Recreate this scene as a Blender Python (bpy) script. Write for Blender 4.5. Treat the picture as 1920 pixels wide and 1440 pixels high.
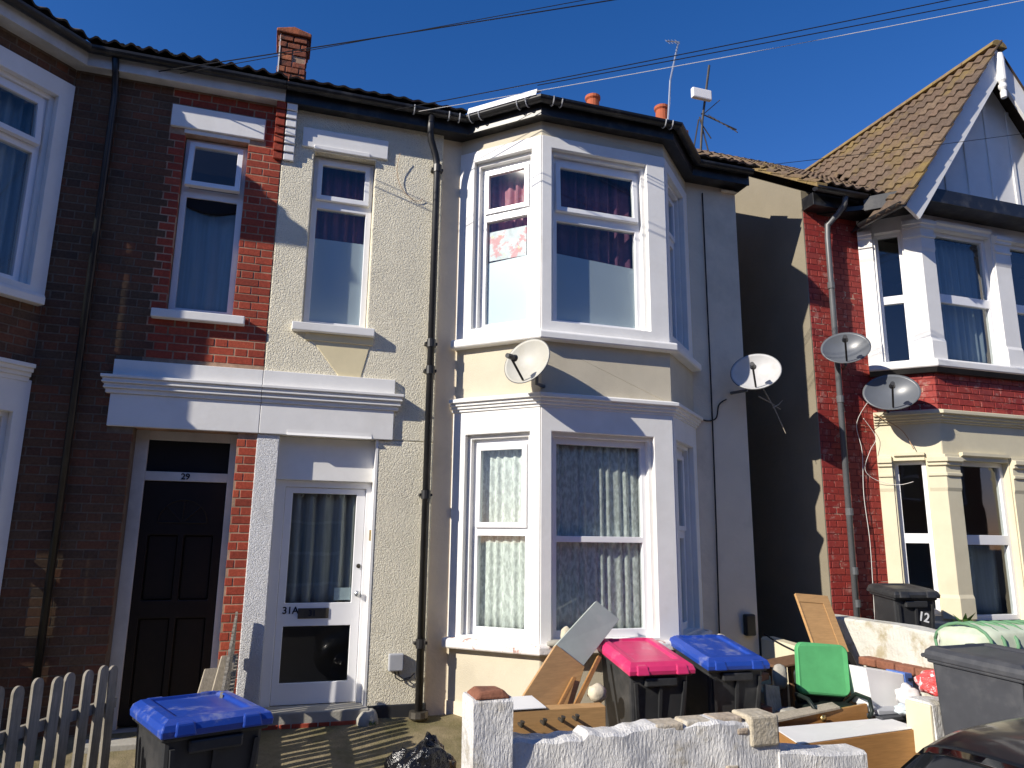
import bpy, bmesh, math, random
from mathutils import Vector, Matrix
random.seed(31)
for o in list(bpy.data.objects): bpy.data.objects.remove(o)
scene = bpy.context.scene
COL = scene.collection
R = math.radians

# ------------------------------------------------------------------ camera
cam_d = bpy.data.cameras.new('camera'); cam = bpy.data.objects.new('camera', cam_d); COL.objects.link(cam)
cam_d.sensor_fit = 'HORIZONTAL'; cam_d.sensor_width = 36.0
cam_d.lens = 1387.0 / 1920.0 * 36.0
cam_d.clip_start = 0.05; cam_d.clip_end = 5000
ya, pi_, ro = R(17.8), R(11.85), R(0.69)
fwd = Vector((math.sin(ya)*math.cos(pi_), math.cos(ya)*math.cos(pi_), math.sin(pi_)))
rgt = Vector((math.cos(ya), -math.sin(ya), 0)); upv = rgt.cross(fwd)
r2 = math.cos(ro)*rgt + math.sin(ro)*upv; u2 = -math.sin(ro)*rgt + math.cos(ro)*upv
mw = Matrix.Identity(4)
for i in range(3):
    mw[i][0] = r2[i]; mw[i][1] = u2[i]; mw[i][2] = -fwd[i]
mw.translation = Vector((0, -7.0, 1.55))
cam.matrix_world = mw
scene.camera = cam

# ------------------------------------------------------------------ sky, sun, exposure
to_sun = Vector((-3.05, -1.0, 1.75)).normalized()
elev = math.asin(to_sun.z); azim = math.atan2(to_sun.x, to_sun.y)
world = bpy.data.worlds.new('World'); scene.world = world; world.use_nodes = True
wn = world.node_tree; wn.nodes.clear()
sky = wn.nodes.new('ShaderNodeTexSky'); sky.sky_type = 'NISHITA'; sky.sun_disc = False
sky.sun_elevation = elev; sky.sun_rotation = azim
sky.altitude = 0; sky.air_density = 1.0; sky.dust_density = 0.0; sky.ozone_density = 2.5
hs = wn.nodes.new('ShaderNodeHueSaturation'); hs.inputs['Saturation'].default_value = 1.36
bg = wn.nodes.new('ShaderNodeBackground'); bg.inputs['Strength'].default_value = 0.095
wo = wn.nodes.new('ShaderNodeOutputWorld')
wn.links.new(sky.outputs[0], hs.inputs['Color']); tn = wn.nodes.new('ShaderNodeMix'); tn.data_type = 'RGBA'; tn.blend_type = 'MULTIPLY'; tn.inputs[0].default_value = 1.0; tn.inputs[7].default_value = (1.30, 0.90, 1.16, 1)
wn.links.new(hs.outputs[0], tn.inputs[6]); wn.links.new(tn.outputs[2], bg.inputs[0]); wn.links.new(bg.outputs[0], wo.inputs[0])
sun_d = bpy.data.lights.new('sun', 'SUN'); sun_d.energy = 5.0; sun_d.angle = R(0.5); sun_d.color = (1.0, 0.93, 0.82)
sun = bpy.data.objects.new('sun', sun_d); COL.objects.link(sun)
sun.rotation_euler = (-to_sun).to_track_quat('-Z', 'Y').to_euler(); sun.location = (-12, -6, 10)
scene.render.engine = 'CYCLES'
scene.view_settings.view_transform = 'Standard'; scene.view_settings.look = 'None'
scene.view_settings.exposure = 0.36; scene.view_settings.gamma = 1.0
scene.render.resolution_x = 1024; scene.render.resolution_y = 768

# ------------------------------------------------------------------ materials
MATS = {}
def mat(name, col, rough=0.8, var=0.12, vscale=6.0, dirt=None, dscale=1.2, damt=0.4, dlo=0.5, dhi=0.7, bump=None, metal=0.0, rnd=None, rndcols=None, spec=0.3, coat=0.0, grain=None, bump2=None, stretch=None):
    """procedural material: base colour with noise variation, optional dirt, per-piece random colour and bump"""
    m = bpy.data.materials.new(name); m.use_nodes = True; nt = m.node_tree; N = nt.nodes; L = nt.links
    b = N['Principled BSDF']; b.inputs['Roughness'].default_value = rough; b.inputs['Metallic'].default_value = metal
    b.inputs['Specular IOR Level'].default_value = spec
    if coat: b.inputs['Coat Weight'].default_value = coat; b.inputs['Coat Roughness'].default_value = 0.08
    geo = N.new('ShaderNodeNewGeometry'); pos = geo.outputs['Position']
    if stretch:
        vm = N.new('ShaderNodeVectorMath'); vm.operation = 'MULTIPLY'; vm.inputs[1].default_value = stretch
        L.new(pos, vm.inputs[0]); vpos = vm.outputs[0]
    else: vpos = pos
    def noise(scale, detail=4, v=None, rough_=0.6):
        n = N.new('ShaderNodeTexNoise'); n.inputs['Scale'].default_value = scale; n.inputs['Detail'].default_value = detail
        n.inputs['Roughness'].default_value = rough_; L.new(v or vpos, n.inputs['Vector']); return n.outputs['Fac']
    def mix(f, a, c, mode='MIX'):
        x = N.new('ShaderNodeMix'); x.data_type = 'RGBA'; x.blend_type = mode
        for s, v in ((x.inputs[0], f), (x.inputs[6], a), (x.inputs[7], c)):
            if hasattr(v, 'links'): L.new(v, s)
            else: s.default_value = v if isinstance(v, float) else (*v, 1)
        return x.outputs[2]
    if rndcols:
        ramp = N.new('ShaderNodeValToRGB'); ramp.color_ramp.interpolation = 'CONSTANT' if rnd == 'const' else 'LINEAR'
        els = ramp.color_ramp.elements
        while len(els) < len(rndcols): els.new(0.5)
        for i, c in enumerate(rndcols): els[i].position = i/(len(rndcols)-0.999); els[i].color = (*c, 1)
        if rnd == 'island': L.new(geo.outputs['Random Per Island'], ramp.inputs[0])
        else:
            oi = N.new('ShaderNodeObjectInfo'); L.new(oi.outputs['Random'], ramp.inputs[0])
        base = ramp.outputs[0]
    else: base = tuple(col)
    if var:
        nz = noise(vscale)
        mr = N.new('ShaderNodeMapRange'); mr.inputs[1].default_value = 0.3; mr.inputs[2].default_value = 0.7
        mr.inputs[3].default_value = 1-var; mr.inputs[4].default_value = 1+var; L.new(nz, mr.inputs[0])
        cmb = N.new('ShaderNodeCombineColor'); [L.new(mr.outputs[0], cmb.inputs[i]) for i in range(3)]
        base = mix(1.0, base, cmb.outputs[0], 'MULTIPLY')
    if grain:                     # fine colour speckle (scale, colour, threshold)
        gz = noise(grain[0], 2)
        mr = N.new('ShaderNodeMapRange'); mr.inputs[1].default_value = grain[2]; mr.inputs[2].default_value = grain[2]+0.12
        L.new(gz, mr.inputs[0]); base = mix(mr.outputs[0], base, grain[1])
    if dirt:
        dz = noise(dscale, 6, pos, 0.65)
        mr = N.new('ShaderNodeMapRange'); mr.inputs[1].default_value = dlo; mr.inputs[2].default_value = dhi
        mr.inputs[3].default_value = 0; mr.inputs[4].default_value = damt; L.new(dz, mr.inputs[0])
        base = mix(mr.outputs[0], base, dirt)
    if hasattr(base, 'links'): L.new(base, b.inputs['Base Color'])
    else: b.inputs['Base Color'].default_value = (*base, 1)
    nrm = None
    for bp in (bump, bump2):
        if not bp: continue
        kind, scale, strength, dist = bp
        if kind == 'pebble':
            vo = N.new('ShaderNodeTexVoronoi'); vo.feature = 'SMOOTH_F1'; vo.inputs['Scale'].default_value = scale
            vo.inputs['Smoothness'].default_value = 0.35
            w = N.new('ShaderNodeVectorMath'); w.operation = 'MULTIPLY_ADD'
            nn = N.new('ShaderNodeTexNoise'); nn.inputs['Scale'].default_value = scale*0.6; nn.inputs['Detail'].default_value = 3; L.new(pos, nn.inputs['Vector'])
            L.new(nn.outputs['Color'], w.inputs[0]); w.inputs[1].default_value = (0.03,)*3; L.new(pos, w.inputs[2]); L.new(w.outputs[0], vo.inputs['Vector'])
            inv = N.new('ShaderNodeMath'); inv.operation = 'SUBTRACT'; inv.inputs[0].default_value = 1.0; L.new(vo.outputs['Distance'], inv.inputs[1])
            h = inv.outputs[0]
        else: h = noise(scale, 5)
        bn = N.new('ShaderNodeBump'); bn.inputs['Strength'].default_value = strength; bn.inputs['Distance'].default_value = dist
        L.new(h, bn.inputs['Height'])
        if nrm: L.new(nrm, bn.inputs['Normal'])
        nrm = bn.outputs[0]
    if nrm: L.new(nrm, b.inputs['Normal'])
    MATS[name] = m; return m

BRICK = [(0.25,0.046,0.027),(0.34,0.058,0.032),(0.40,0.070,0.037),(0.29,0.050,0.029),(0.37,0.064,0.034),(0.43,0.088,0.045)]
RED = [(0.26,0.030,0.025),(0.31,0.038,0.030),(0.36,0.055,0.038),(0.33,0.042,0.033),(0.29,0.05,0.04)]
for nm, rn in (('brick', 'obj'), ('brickwork', 'island')):
    mat(nm, None, 0.88, 0.22, 40, dirt=(0.07,0.030,0.022), dscale=1.3, damt=0.3, dlo=0.48, dhi=0.66, rnd=rn, rndcols=BRICK, bump=('n', 90, 0.5, 0.004))
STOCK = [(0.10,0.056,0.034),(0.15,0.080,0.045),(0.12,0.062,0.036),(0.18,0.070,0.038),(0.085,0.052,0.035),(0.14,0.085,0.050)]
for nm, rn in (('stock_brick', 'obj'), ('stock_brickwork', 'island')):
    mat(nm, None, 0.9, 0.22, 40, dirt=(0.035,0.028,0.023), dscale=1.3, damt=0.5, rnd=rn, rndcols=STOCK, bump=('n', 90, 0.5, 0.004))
for nm, rn in (('painted_brick', 'obj'), ('painted_brickwork', 'island')):
    mat(nm, None, 0.6, 0.15, 30, dirt=(0.45,0.24,0.20), dscale=7, damt=0.7, dlo=0.56, dhi=0.66, rnd=rn, rndcols=RED, bump=('n', 60, 0.5, 0.004))
mat('chimney_brick', None, 0.9, 0.25, 30, dirt=(0.04,0.035,0.03), dscale=6, damt=0.75, dlo=0.48, dhi=0.6, rnd='obj', rndcols=[(0.36,0.10,0.045),(0.42,0.15,0.07),(0.22,0.07,0.04),(0.30,0.09,0.05)], bump=('n', 60, 0.6, 0.006))
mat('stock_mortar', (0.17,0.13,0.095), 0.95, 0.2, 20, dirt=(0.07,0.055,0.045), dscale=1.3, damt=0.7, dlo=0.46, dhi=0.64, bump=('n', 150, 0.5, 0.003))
mat('mortar', (0.46,0.30,0.20), 0.95, 0.2, 20, dirt=(0.09,0.065,0.05), dscale=1.3, damt=0.75, dlo=0.46, dhi=0.64, bump=('n', 150, 0.5, 0.003))
mat('painted_mortar', (0.20,0.030,0.026), 0.8, 0.25, 20, dirt=(0.48,0.33,0.24), dscale=5, damt=0.9, dlo=0.56, dhi=0.62, bump=('n', 150, 0.4, 0.003))
mat('pebbledash', (0.87,0.81,0.635), 0.95, 0.07, 3, dirt=(0.60,0.55,0.44), dscale=1.4, damt=0.35, grain=(85, (0.66,0.60,0.48), 0.58), bump=('pebble', 80, 1.0, 0.009), bump2=('n', 130, 0.9, 0.009))
mat('white_pebbledash', (0.82,0.82,0.82), 0.9, 0.06, 3, dirt=(0.55,0.53,0.48), dscale=2.0, damt=0.3, grain=(120, (0.60,0.61,0.62), 0.60), bump=('pebble', 110, 1.0, 0.009), bump2=('n', 170, 0.8, 0.006))
mat('cream_render', (0.60,0.54,0.415), 0.9, 0.06, 3, dirt=(0.45,0.40,0.30), dscale=1.8, damt=0.35, bump=('n', 95, 0.5, 0.006))
mat('yellow_render', (0.76,0.66,0.42), 0.9, 0.05, 5, bump=('n', 30, 0.3, 0.004))
mat('grey_render', (0.82,0.70,0.53), 0.92, 0.06, 2, dirt=(0.48,0.41,0.31), dscale=1.1, damt=0.5, bump=('n', 35, 0.4, 0.008))
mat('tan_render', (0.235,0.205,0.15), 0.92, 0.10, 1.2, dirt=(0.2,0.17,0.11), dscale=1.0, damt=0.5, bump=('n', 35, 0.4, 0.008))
mat('white_paint', (0.81,0.80,0.77), 0.55, 0.04, 4, dirt=(0.60,0.57,0.50), dscale=2.5, damt=0.28, dlo=0.5, dhi=0.75, bump=('n', 25, 0.25, 0.004))
mat('flaking_paint', (0.78,0.74,0.70), 0.8, 0.06, 6, dirt=(0.40,0.20,0.16), dscale=9, damt=0.9, dlo=0.56, dhi=0.62, bump=('n', 30, 0.6, 0.008))
mat('cream_paint', (0.66,0.60,0.43), 0.6, 0.05, 4, dirt=(0.58,0.50,0.34), dscale=2.5, damt=0.35, bump=('n', 25, 0.25, 0.004))
mat('upvc', (0.82,0.82,0.83), 0.28, 0.02, 4, spec=0.5)
mat('black_plastic', (0.012,0.012,0.013), 0.42, 0.15, 8, dirt=(0.06,0.055,0.05), damt=0.5, spec=0.5)
mat('bin_body', (0.028,0.029,0.031), 0.5, 0.15, 8, dirt=(0.10,0.095,0.09), dscale=4, damt=0.4, spec=0.45, bump=('n', 200, 0.15, 0.002))
mat('bin_grey', (0.055,0.058,0.066), 0.5, 0.1, 8, dirt=(0.12,0.12,0.12), dscale=4, damt=0.4, spec=0.4, bump=('n', 200, 0.15, 0.002))
mat('lid_blue', (0.018,0.060,0.34), 0.34, 0.12, 5, dirt=(0.40,0.40,0.42), dscale=5, damt=0.6, dlo=0.53, dhi=0.70, spec=0.5)
mat('lid_pink', (0.62,0.035,0.14), 0.36, 0.08, 5, dirt=(0.66,0.42,0.46), dscale=4, damt=0.55, dlo=0.54, dhi=0.74, spec=0.5)
mat('dark_wood', (0.010,0.006,0.005), 0.5, 0.2, 12)
mat('fascia_white', (0.62,0.62,0.60), 0.6, 0.1, 6, dirt=(0.25,0.25,0.24), damt=0.5)
mat('fascia_black', (0.012,0.012,0.013), 0.4, 0.1, 8, spec=0.5, dirt=(0.09,0.085,0.075), dscale=5, damt=0.6)
mat('bright_flashing', (0.86,0.86,0.86), 0.25, 0.03, 4, metal=0.0, spec=0.6)
mat('grey_pipe', (0.11,0.115,0.12), 0.4, 0.1, 8, dirt=(0.08,0.07,0.06), damt=0.5, spec=0.5)
TILE_D = [(0.045,0.030,0.026),(0.06,0.040,0.033),(0.035,0.026,0.023),(0.07,0.05,0.04)]
TILE_L = [(0.125,0.085,0.058),(0.15,0.10,0.068),(0.11,0.078,0.056),(0.165,0.115,0.075)]
mat('dark_tile', None, 0.9, 0.25, 20, rnd='obj', rndcols=TILE_D, bump=('n', 60, 0.5, 0.006), dirt=(0.12,0.11,0.05), dscale=8, damt=0.5)
mat('roof_sheet', (0.05,0.036,0.03), 0.9, 0.3, 8, bump=('n', 30, 0.5, 0.01))
mat('lichen_tile', None, 0.92, 0.25, 25, rnd='obj', rndcols=TILE_L, bump=('n', 60, 0.6, 0.006), dirt=(0.25,0.175,0.045), dscale=1.6, damt=0.7, dlo=0.5, dhi=0.72)
mat('ridge_tile', (0.20,0.14,0.075), 0.92, 0.3, 10, dirt=(0.30,0.21,0.05), dscale=3, damt=0.6, dlo=0.46, dhi=0.66, bump=('n', 50, 0.6, 0.006))
mat('terracotta', (0.42,0.11,0.05), 0.85, 0.15, 10, dirt=(0.1,0.06,0.04), dscale=5, damt=0.5)
mat('concrete', (0.40,0.38,0.33), 0.95, 0.15, 8, dirt=(0.22,0.2,0.15), dscale=4, damt=0.6, bump=('n', 60, 0.5, 0.006))
mat('garden_paving', (0.24,0.195,0.115), 0.95, 0.2, 9, dirt=(0.11,0.10,0.04), dscale=2.4, damt=0.8, dlo=0.42, dhi=0.62, bump=('n', 70, 0.7, 0.01), grain=(45, (0.14,0.11,0.07), 0.62))
mat('pavement', (0.22,0.21,0.20), 0.95, 0.12, 4, dirt=(0.18,0.17,0.15), damt=0.5, bump=('n', 80, 0.4, 0.004))
mat('asphalt', (0.05,0.05,0.052), 0.95, 0.2, 30, bump=('n', 150, 0.6, 0.006))
mat('earth', (0.10,0.085,0.05), 0.98, 0.3, 3)
mat('old_wall_render', (0.70,0.69,0.67), 0.95, 0.10, 6, dirt=(0.38,0.34,0.26), dscale=3.0, damt=0.75, dlo=0.54, dhi=0.64, bump=('n', 55, 1.0, 0.016), bump2=('n', 12, 0.7, 0.02), stretch=(1.4,1.0,0.55))
mat('stained_render', (0.58,0.57,0.51), 0.95, 0.10, 4, dirt=(0.34,0.29,0.17), dscale=3.5, damt=0.8, dlo=0.5, dhi=0.62, bump=('n', 20, 0.7, 0.02))
mat('old_brick', None, 0.95, 0.25, 25, rnd='obj', rndcols=[(0.46,0.41,0.31),(0.40,0.30,0.22),(0.52,0.48,0.38),(0.44,0.37,0.28)], bump=('n', 40, 0.8, 0.012), dirt=(0.55,0.53,0.47), dscale=10, damt=0.6)
mat('rust_brick', (0.24,0.10,0.06), 0.92, 0.2, 20, bump=('n', 40, 0.7, 0.01))
mat('weathered_wood', (0.27,0.245,0.20), 0.92, 0.25, 5, stretch=(14,14,1.2), dirt=(0.12,0.11,0.08), dscale=6, damt=0.5, bump=('n', 30, 0.5, 0.006))
mat('pale_wood', (0.40,0.35,0.27), 0.9, 0.2, 5, stretch=(14,14,1.2), dirt=(0.2,0.18,0.13), dscale=6, damt=0.5, bump=('n', 30, 0.5, 0.006))
mat('oak_veneer', (0.48,0.28,0.115), 0.5, 0.12, 4, stretch=(2,2,18), spec=0.4)
mat('oak_dark', (0.36,0.18,0.06), 0.5, 0.14, 4, stretch=(2,2,22), spec=0.4)
mat('grey_board', (0.42,0.47,0.42), 0.6, 0.08, 5, dirt=(0.6,0.58,0.5), dscale=4, damt=0.5)
mat('white_board', (0.78,0.77,0.75), 0.5, 0.03, 6)
mat('green_fabric', (0.09,0.37,0.14), 0.95, 0.08, 9, bump=('n', 250, 0.4, 0.002))
mat('chair_frame', (0.012,0.018,0.015), 0.5, 0.1, 9)
mat('table_wood', (0.16,0.09,0.05), 0.7, 0.2, 9, stretch=(3,3,12))
mat('stone', (0.60,0.53,0.40), 0.95, 0.15, 12, bump=('n', 30, 0.6, 0.01))
mat('black_bag', (0.006,0.006,0.007), 0.2, 0.1, 10, spec=0.6, bump=('n', 14, 0.8, 0.03))
mat('red_bag', (0.78,0.10,0.10), 0.3, 0.25, 20, spec=0.5, dirt=(0.85,0.75,0.75), dscale=16, damt=0.9, dlo=0.55, dhi=0.6, bump=('n', 30, 0.9, 0.02))
mat('navy_bag', (0.035,0.05,0.09), 0.3, 0.25, 20, spec=0.5, dirt=(0.55,0.58,0.66), dscale=22, damt=0.9, dlo=0.55, dhi=0.62, bump=('n', 30, 1.0, 0.02))
mat('blue_card', (0.10,0.19,0.50), 0.5, 0.1, 9)
mat('white_metal', (0.80,0.80,0.78), 0.35, 0.03, 9, spec=0.5)
mat('dish_pale', (0.46,0.45,0.40), 0.5, 0.05, 8, dirt=(0.42,0.38,0.26), dscale=7, damt=0.45, spec=0.4)
mat('dish_grey', (0.115,0.125,0.14), 0.36, 0.05, 8, spec=0.5)
mat('dish_white', (0.48,0.48,0.48), 0.45, 0.05, 8, dirt=(0.4,0.38,0.33), dscale=9, damt=0.4)
mat('zinc', (0.50,0.52,0.53), 0.35, 0.1, 10, metal=0.8)
mat('white_cable', (0.72,0.70,0.66), 0.5, 0.0)
mat('black_cable', (0.015,0.015,0.017), 0.6, 0.0)
mat('brown_cable', (0.45,0.28,0.15), 0.6, 0.0)
mat('car_paint', (0.006,0.007,0.009), 0.3, 0.05, 5, coat=0.35, spec=0.35)
mat('car_glass', (0.006,0.007,0.008), 0.05, 0.0, spec=0.6)
mat('car_trim', (0.42,0.43,0.44), 0.3, 0.05, 5, metal=0.7)
mat('tyre', (0.015,0.015,0.016), 0.9, 0.1, 9)
mat('meter_plastic', (0.40,0.41,0.43), 0.45, 0.05, 9)
mat('brass', (0.55,0.40,0.16), 0.35, 0.1, 9, metal=0.9)
mat('dark_metal', (0.10,0.09,0.075), 0.45, 0.2, 9, metal=0.6)
mat('ink', (0.012,0.014,0.03), 0.6, 0.0)
mat('white_ink', (0.75,0.75,0.75), 0.6, 0.0)
mat('paper', (0.62,0.70,0.74), 0.7, 0.05, 20)
mat('room_wall', (0.30,0.27,0.24), 0.9, 0.05, 2)
mat('frosted_film', (0.62,0.66,0.71), 0.35, 0.02, 3, spec=0.4)
mat('purple_curtain', (0.20,0.07,0.13), 0.9, 0.3, 3, stretch=(6,6,0.4), dirt=(0.45,0.20,0.24), dscale=3, damt=0.6)
mat('pink_curtain', (0.50,0.20,0.24), 0.9, 0.3, 3, stretch=(8,8,0.4), dirt=(0.75,0.6,0.62), dscale=5, damt=0.6)
mat('grey_curtain', (0.42,0.42,0.40), 0.9, 0.25, 3, stretch=(6,6,0.4))
mat('blue_curtain', (0.30,0.34,0.38), 0.9, 0.15, 3, stretch=(8,8,0.4))
mat('print_sheet', None, 0.5, 0.2, 12, rnd='island', rndcols=[(0.8,0.8,0.82),(0.8,0.8,0.82)], dirt=(0.85,0.30,0.30), dscale=9, damt=0.8, dlo=0.52, dhi=0.58, grain=(11, (0.86,0.78,0.40), 0.60))
mat('leaf', (0.06,0.13,0.025), 0.8, 0.3, 20)
mat('green_check', None, 0.7, 0.1, 10, rnd='island', rndcols=[(0.52,0.58,0.44),(0.58,0.62,0.50)])
mat('green_stripe', (0.12,0.25,0.14), 0.7, 0.15, 10)
mat('dark_opening', (0.012,0.013,0.016), 0.9, 0.1, 6)
mat('purple_rubble', (0.26,0.17,0.20), 0.95, 0.2, 9)

def glass_mat(name, tint, ior=1.5, boost=1.0):
    m = bpy.data.materials.new(name); m.use_nodes = True; nt = m.node_tree; nt.nodes.clear()
    o = nt.nodes.new('ShaderNodeOutputMaterial'); mx = nt.nodes.new('ShaderNodeMixShader')
    t = nt.nodes.new('ShaderNodeBsdfTransparent'); t.inputs[0].default_value = (*tint, 1)
    g = nt.nodes.new('ShaderNodeBsdfGlossy'); g.inputs['Roughness'].default_value = 0.015
    f = nt.nodes.new('ShaderNodeFresnel'); f.inputs['IOR'].default_value = ior
    ml = nt.nodes.new('ShaderNodeMath'); ml.operation = 'MULTIPLY'; ml.inputs[1].default_value = boost; ml.use_clamp = True
    # very slight waviness of the pane
    nz = nt.nodes.new('ShaderNodeTexNoise'); nz.inputs['Scale'].default_value = 2.2
    ge = nt.nodes.new('ShaderNodeNewGeometry'); nt.links.new(ge.outputs['Position'], nz.inputs['Vector'])
    bp = nt.nodes.new('ShaderNodeBump'); bp.inputs['Strength'].default_value = 0.05; bp.inputs['Distance'].default_value = 0.02
    nt.links.new(nz.outputs['Fac'], bp.inputs['Height']); nt.links.new(bp.outputs[0], g.inputs['Normal'])
    fb = nt.nodes.new('ShaderNodeMath'); fb.operation = 'SUBTRACT'; fb.inputs[0].default_value = 1.0; nt.links.new(ge.outputs['Backfacing'], fb.inputs[1])
    m2 = nt.nodes.new('ShaderNodeMath'); m2.operation = 'MULTIPLY'; nt.links.new(ml.outputs[0], m2.inputs[0]); nt.links.new(fb.outputs[0], m2.inputs[1])   # outer face of the pane reflects, the inner face is clear
    nt.links.new(f.outputs[0], ml.inputs[0]); nt.links.new(m2.outputs[0], mx.inputs[0])
    nt.links.new(t.outputs[0], mx.inputs[1]); nt.links.new(g.outputs[0], mx.inputs[2]); nt.links.new(mx.outputs[0], o.inputs[0])
    MATS[name] = m
glass_mat('glass', (0.90,0.93,0.92), 1.5, 2.0)

def lace_mat():
    m = bpy.data.materials.new('lace'); m.use_nodes = True; nt = m.node_tree; N = nt.nodes; L = nt.links
    b = N['Principled BSDF']; b.inputs['Base Color'].default_value = (0.84,0.85,0.81,1); b.inputs['Roughness'].default_value = 0.9
    tr = N.new('ShaderNodeBsdfTransparent'); mx = N.new('ShaderNodeMixShader'); g = N.new('ShaderNodeNewGeometry')
    n = N.new('ShaderNodeTexNoise'); n.inputs['Scale'].default_value = 24; n.inputs['Detail'].default_value = 3; vm = N.new('ShaderNodeVectorMath'); vm.operation = 'MULTIPLY'; vm.inputs[1].default_value = (1.6,1.6,0.7); L.new(g.outputs['Position'], vm.inputs[0]); L.new(vm.outputs[0], n.inputs['Vector'])
    mr = N.new('ShaderNodeMapRange'); mr.inputs[1].default_value = 0.40; mr.inputs[2].default_value = 0.60; mr.inputs[3].default_value = 0.60; mr.inputs[4].default_value = 1.0
    L.new(n.outputs['Fac'], mr.inputs[0]); L.new(mr.outputs[0], mx.inputs[0]); L.new(tr.outputs[0], mx.inputs[1]); L.new(b.outputs[0], mx.inputs[2])
    L.new(mx.outputs[0], N['Material Output'].inputs['Surface']); MATS['lace'] = m
lace_mat()

# ------------------------------------------------------------------ mesh helpers
def wloc(o):
    v = Vector((0,0,0))
    while o: v += o.location; o = o.parent
    return v
class MB:
    def __init__(s): s.v = []; s.f = []
    def add(s, vs, fs, T=None):
        n = len(s.v)
        s.v += [tuple(T @ Vector(p)) if T else tuple(p) for p in vs]
        s.f += [tuple(i+n for i in f) for f in fs]; return s
    def box(s, x0, x1, y0, y1, z0, z1, T=None):
        return s.add([(x0,y0,z0),(x1,y0,z0),(x1,y1,z0),(x0,y1,z0),(x0,y0,z1),(x1,y0,z1),(x1,y1,z1),(x0,y1,z1)],
                     [(0,3,2,1),(4,5,6,7),(0,1,5,4),(1,2,6,5),(2,3,7,6),(3,0,4,7)], T)
    def hexa(s, p, T=None):       # eight corners: bottom ring then top ring
        return s.add(p, [(0,3,2,1),(4,5,6,7),(0,1,5,4),(1,2,6,5),(2,3,7,6),(3,0,4,7)], T)
    def prism(s, prof, a0, a1, axis='x', T=None):   # polygon profile swept along an axis; profile coords fill the other two axes in order
        n = len(prof); vs = []
        for a in (a0, a1):
            for p, q in prof:
                vs.append({'x':(a,p,q),'y':(p,a,q),'z':(p,q,a)}[axis])
        return s.add(vs, [tuple(range(n))[::-1], tuple(range(n,2*n))] + [(i,(i+1)%n,n+(i+1)%n,n+i) for i in range(n)], T)
    def tube(s, path, r, n=8, caps=True, T=None):
        P = [Vector(p) for p in path]; rs = r if isinstance(r, (list,tuple)) else [r]*len(P); vs = []; fs = []
        prev = None
        for i, p in enumerate(P):
            d = (P[min(i+1,len(P)-1)] - P[max(i-1,0)]).normalized()
            if prev is None:
                a = Vector((0,0,1)) if abs(d.z) < 0.9 else Vector((1,0,0)); x = d.cross(a).normalized()
            else: x = (prev - d*prev.dot(d)).normalized()
            prev = x; y = d.cross(x)
            for k in range(n):
                t = 2*math.pi*k/n; vs.append(tuple(p + rs[i]*(math.cos(t)*x + math.sin(t)*y)))
        for i in range(len(P)-1):
            for k in range(n): fs.append((i*n+k, i*n+(k+1)%n, (i+1)*n+(k+1)%n, (i+1)*n+k))
        if caps: fs += [tuple(range(n))[::-1], tuple((len(P)-1)*n+k for k in range(n))]
        return s.add(vs, fs, T)
    def lathe(s, prof, n=20, T=None, caps=True):    # (radius, z) about z
        vs = []; fs = []
        for r, z in prof:
            for k in range(n): t = 2*math.pi*k/n; vs.append((r*math.cos(t), r*math.sin(t), z))
        for i in range(len(prof)-1):
            for k in range(n): fs.append((i*n+k, i*n+(k+1)%n, (i+1)*n+(k+1)%n, (i+1)*n+k))
        if caps: fs += [tuple(range(n))[::-1], tuple((len(prof)-1)*n+k for k in range(n))]
        return s.add(vs, fs, T)
    def grid(s, fn, nu, nv, T=None):
        vs = [fn(i/nu, j/nv) for j in range(nv+1) for i in range(nu+1)]
        fs = [(j*(nu+1)+i, j*(nu+1)+i+1, (j+1)*(nu+1)+i+1, (j+1)*(nu+1)+i) for j in range(nv) for i in range(nu)]
        return s.add(vs, fs, T)
    def panel(s, x0, x1, z0, z1, y0, y1, holes=(), T=None):   # slab with rectangular openings, front y0, back y1
        xs = sorted({x0,x1,*[min(max(h[i],x0),x1) for h in holes for i in (0,1)]}); zs = sorted({z0,z1,*[min(max(h[i],z0),z1) for h in holes for i in (2,3)]})
        solid = lambda i, j: 0 <= i < len(xs)-1 and 0 <= j < len(zs)-1 and not any(h[0]-1e-6 < (xs[i]+xs[i+1])/2 < h[1]+1e-6 and h[2]-1e-6 < (zs[j]+zs[j+1])/2 < h[3]+1e-6 for h in holes)
        for i in range(len(xs)-1):
            for j in range(len(zs)-1):
                if not solid(i, j): continue
                a, b, c, d = xs[i], xs[i+1], zs[j], zs[j+1]
                s.add([(a,y0,c),(b,y0,c),(b,y0,d),(a,y0,d)], [(0,1,2,3)], T); s.add([(a,y1,c),(b,y1,c),(b,y1,d),(a,y1,d)], [(3,2,1,0)], T)
                if not solid(i-1,j): s.add([(a,y0,c),(a,y1,c),(a,y1,d),(a,y0,d)], [(3,2,1,0)], T)
                if not solid(i+1,j): s.add([(b,y0,c),(b,y1,c),(b,y1,d),(b,y0,d)], [(0,1,2,3)], T)
                if not solid(i,j-1): s.add([(a,y0,c),(b,y0,c),(b,y1,c),(a,y1,c)], [(3,2,1,0)], T)
                if not solid(i,j+1): s.add([(a,y0,d),(b,y0,d),(b,y1,d),(a,y1,d)], [(0,1,2,3)], T)
        return s
    def mesh(s, name, off=Vector((0,0,0)), smooth=False):
        me = bpy.data.meshes.new(name); me.from_pydata([tuple(Vector(p)-off) for p in s.v], [], s.f)
        bm = bmesh.new(); bm.from_mesh(me); bmesh.ops.remove_doubles(bm, verts=bm.verts, dist=1e-5)
        bmesh.ops.recalc_face_normals(bm, faces=bm.faces); bm.to_mesh(me); bm.free()
        if smooth: me.shade_smooth()
        return me
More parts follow.
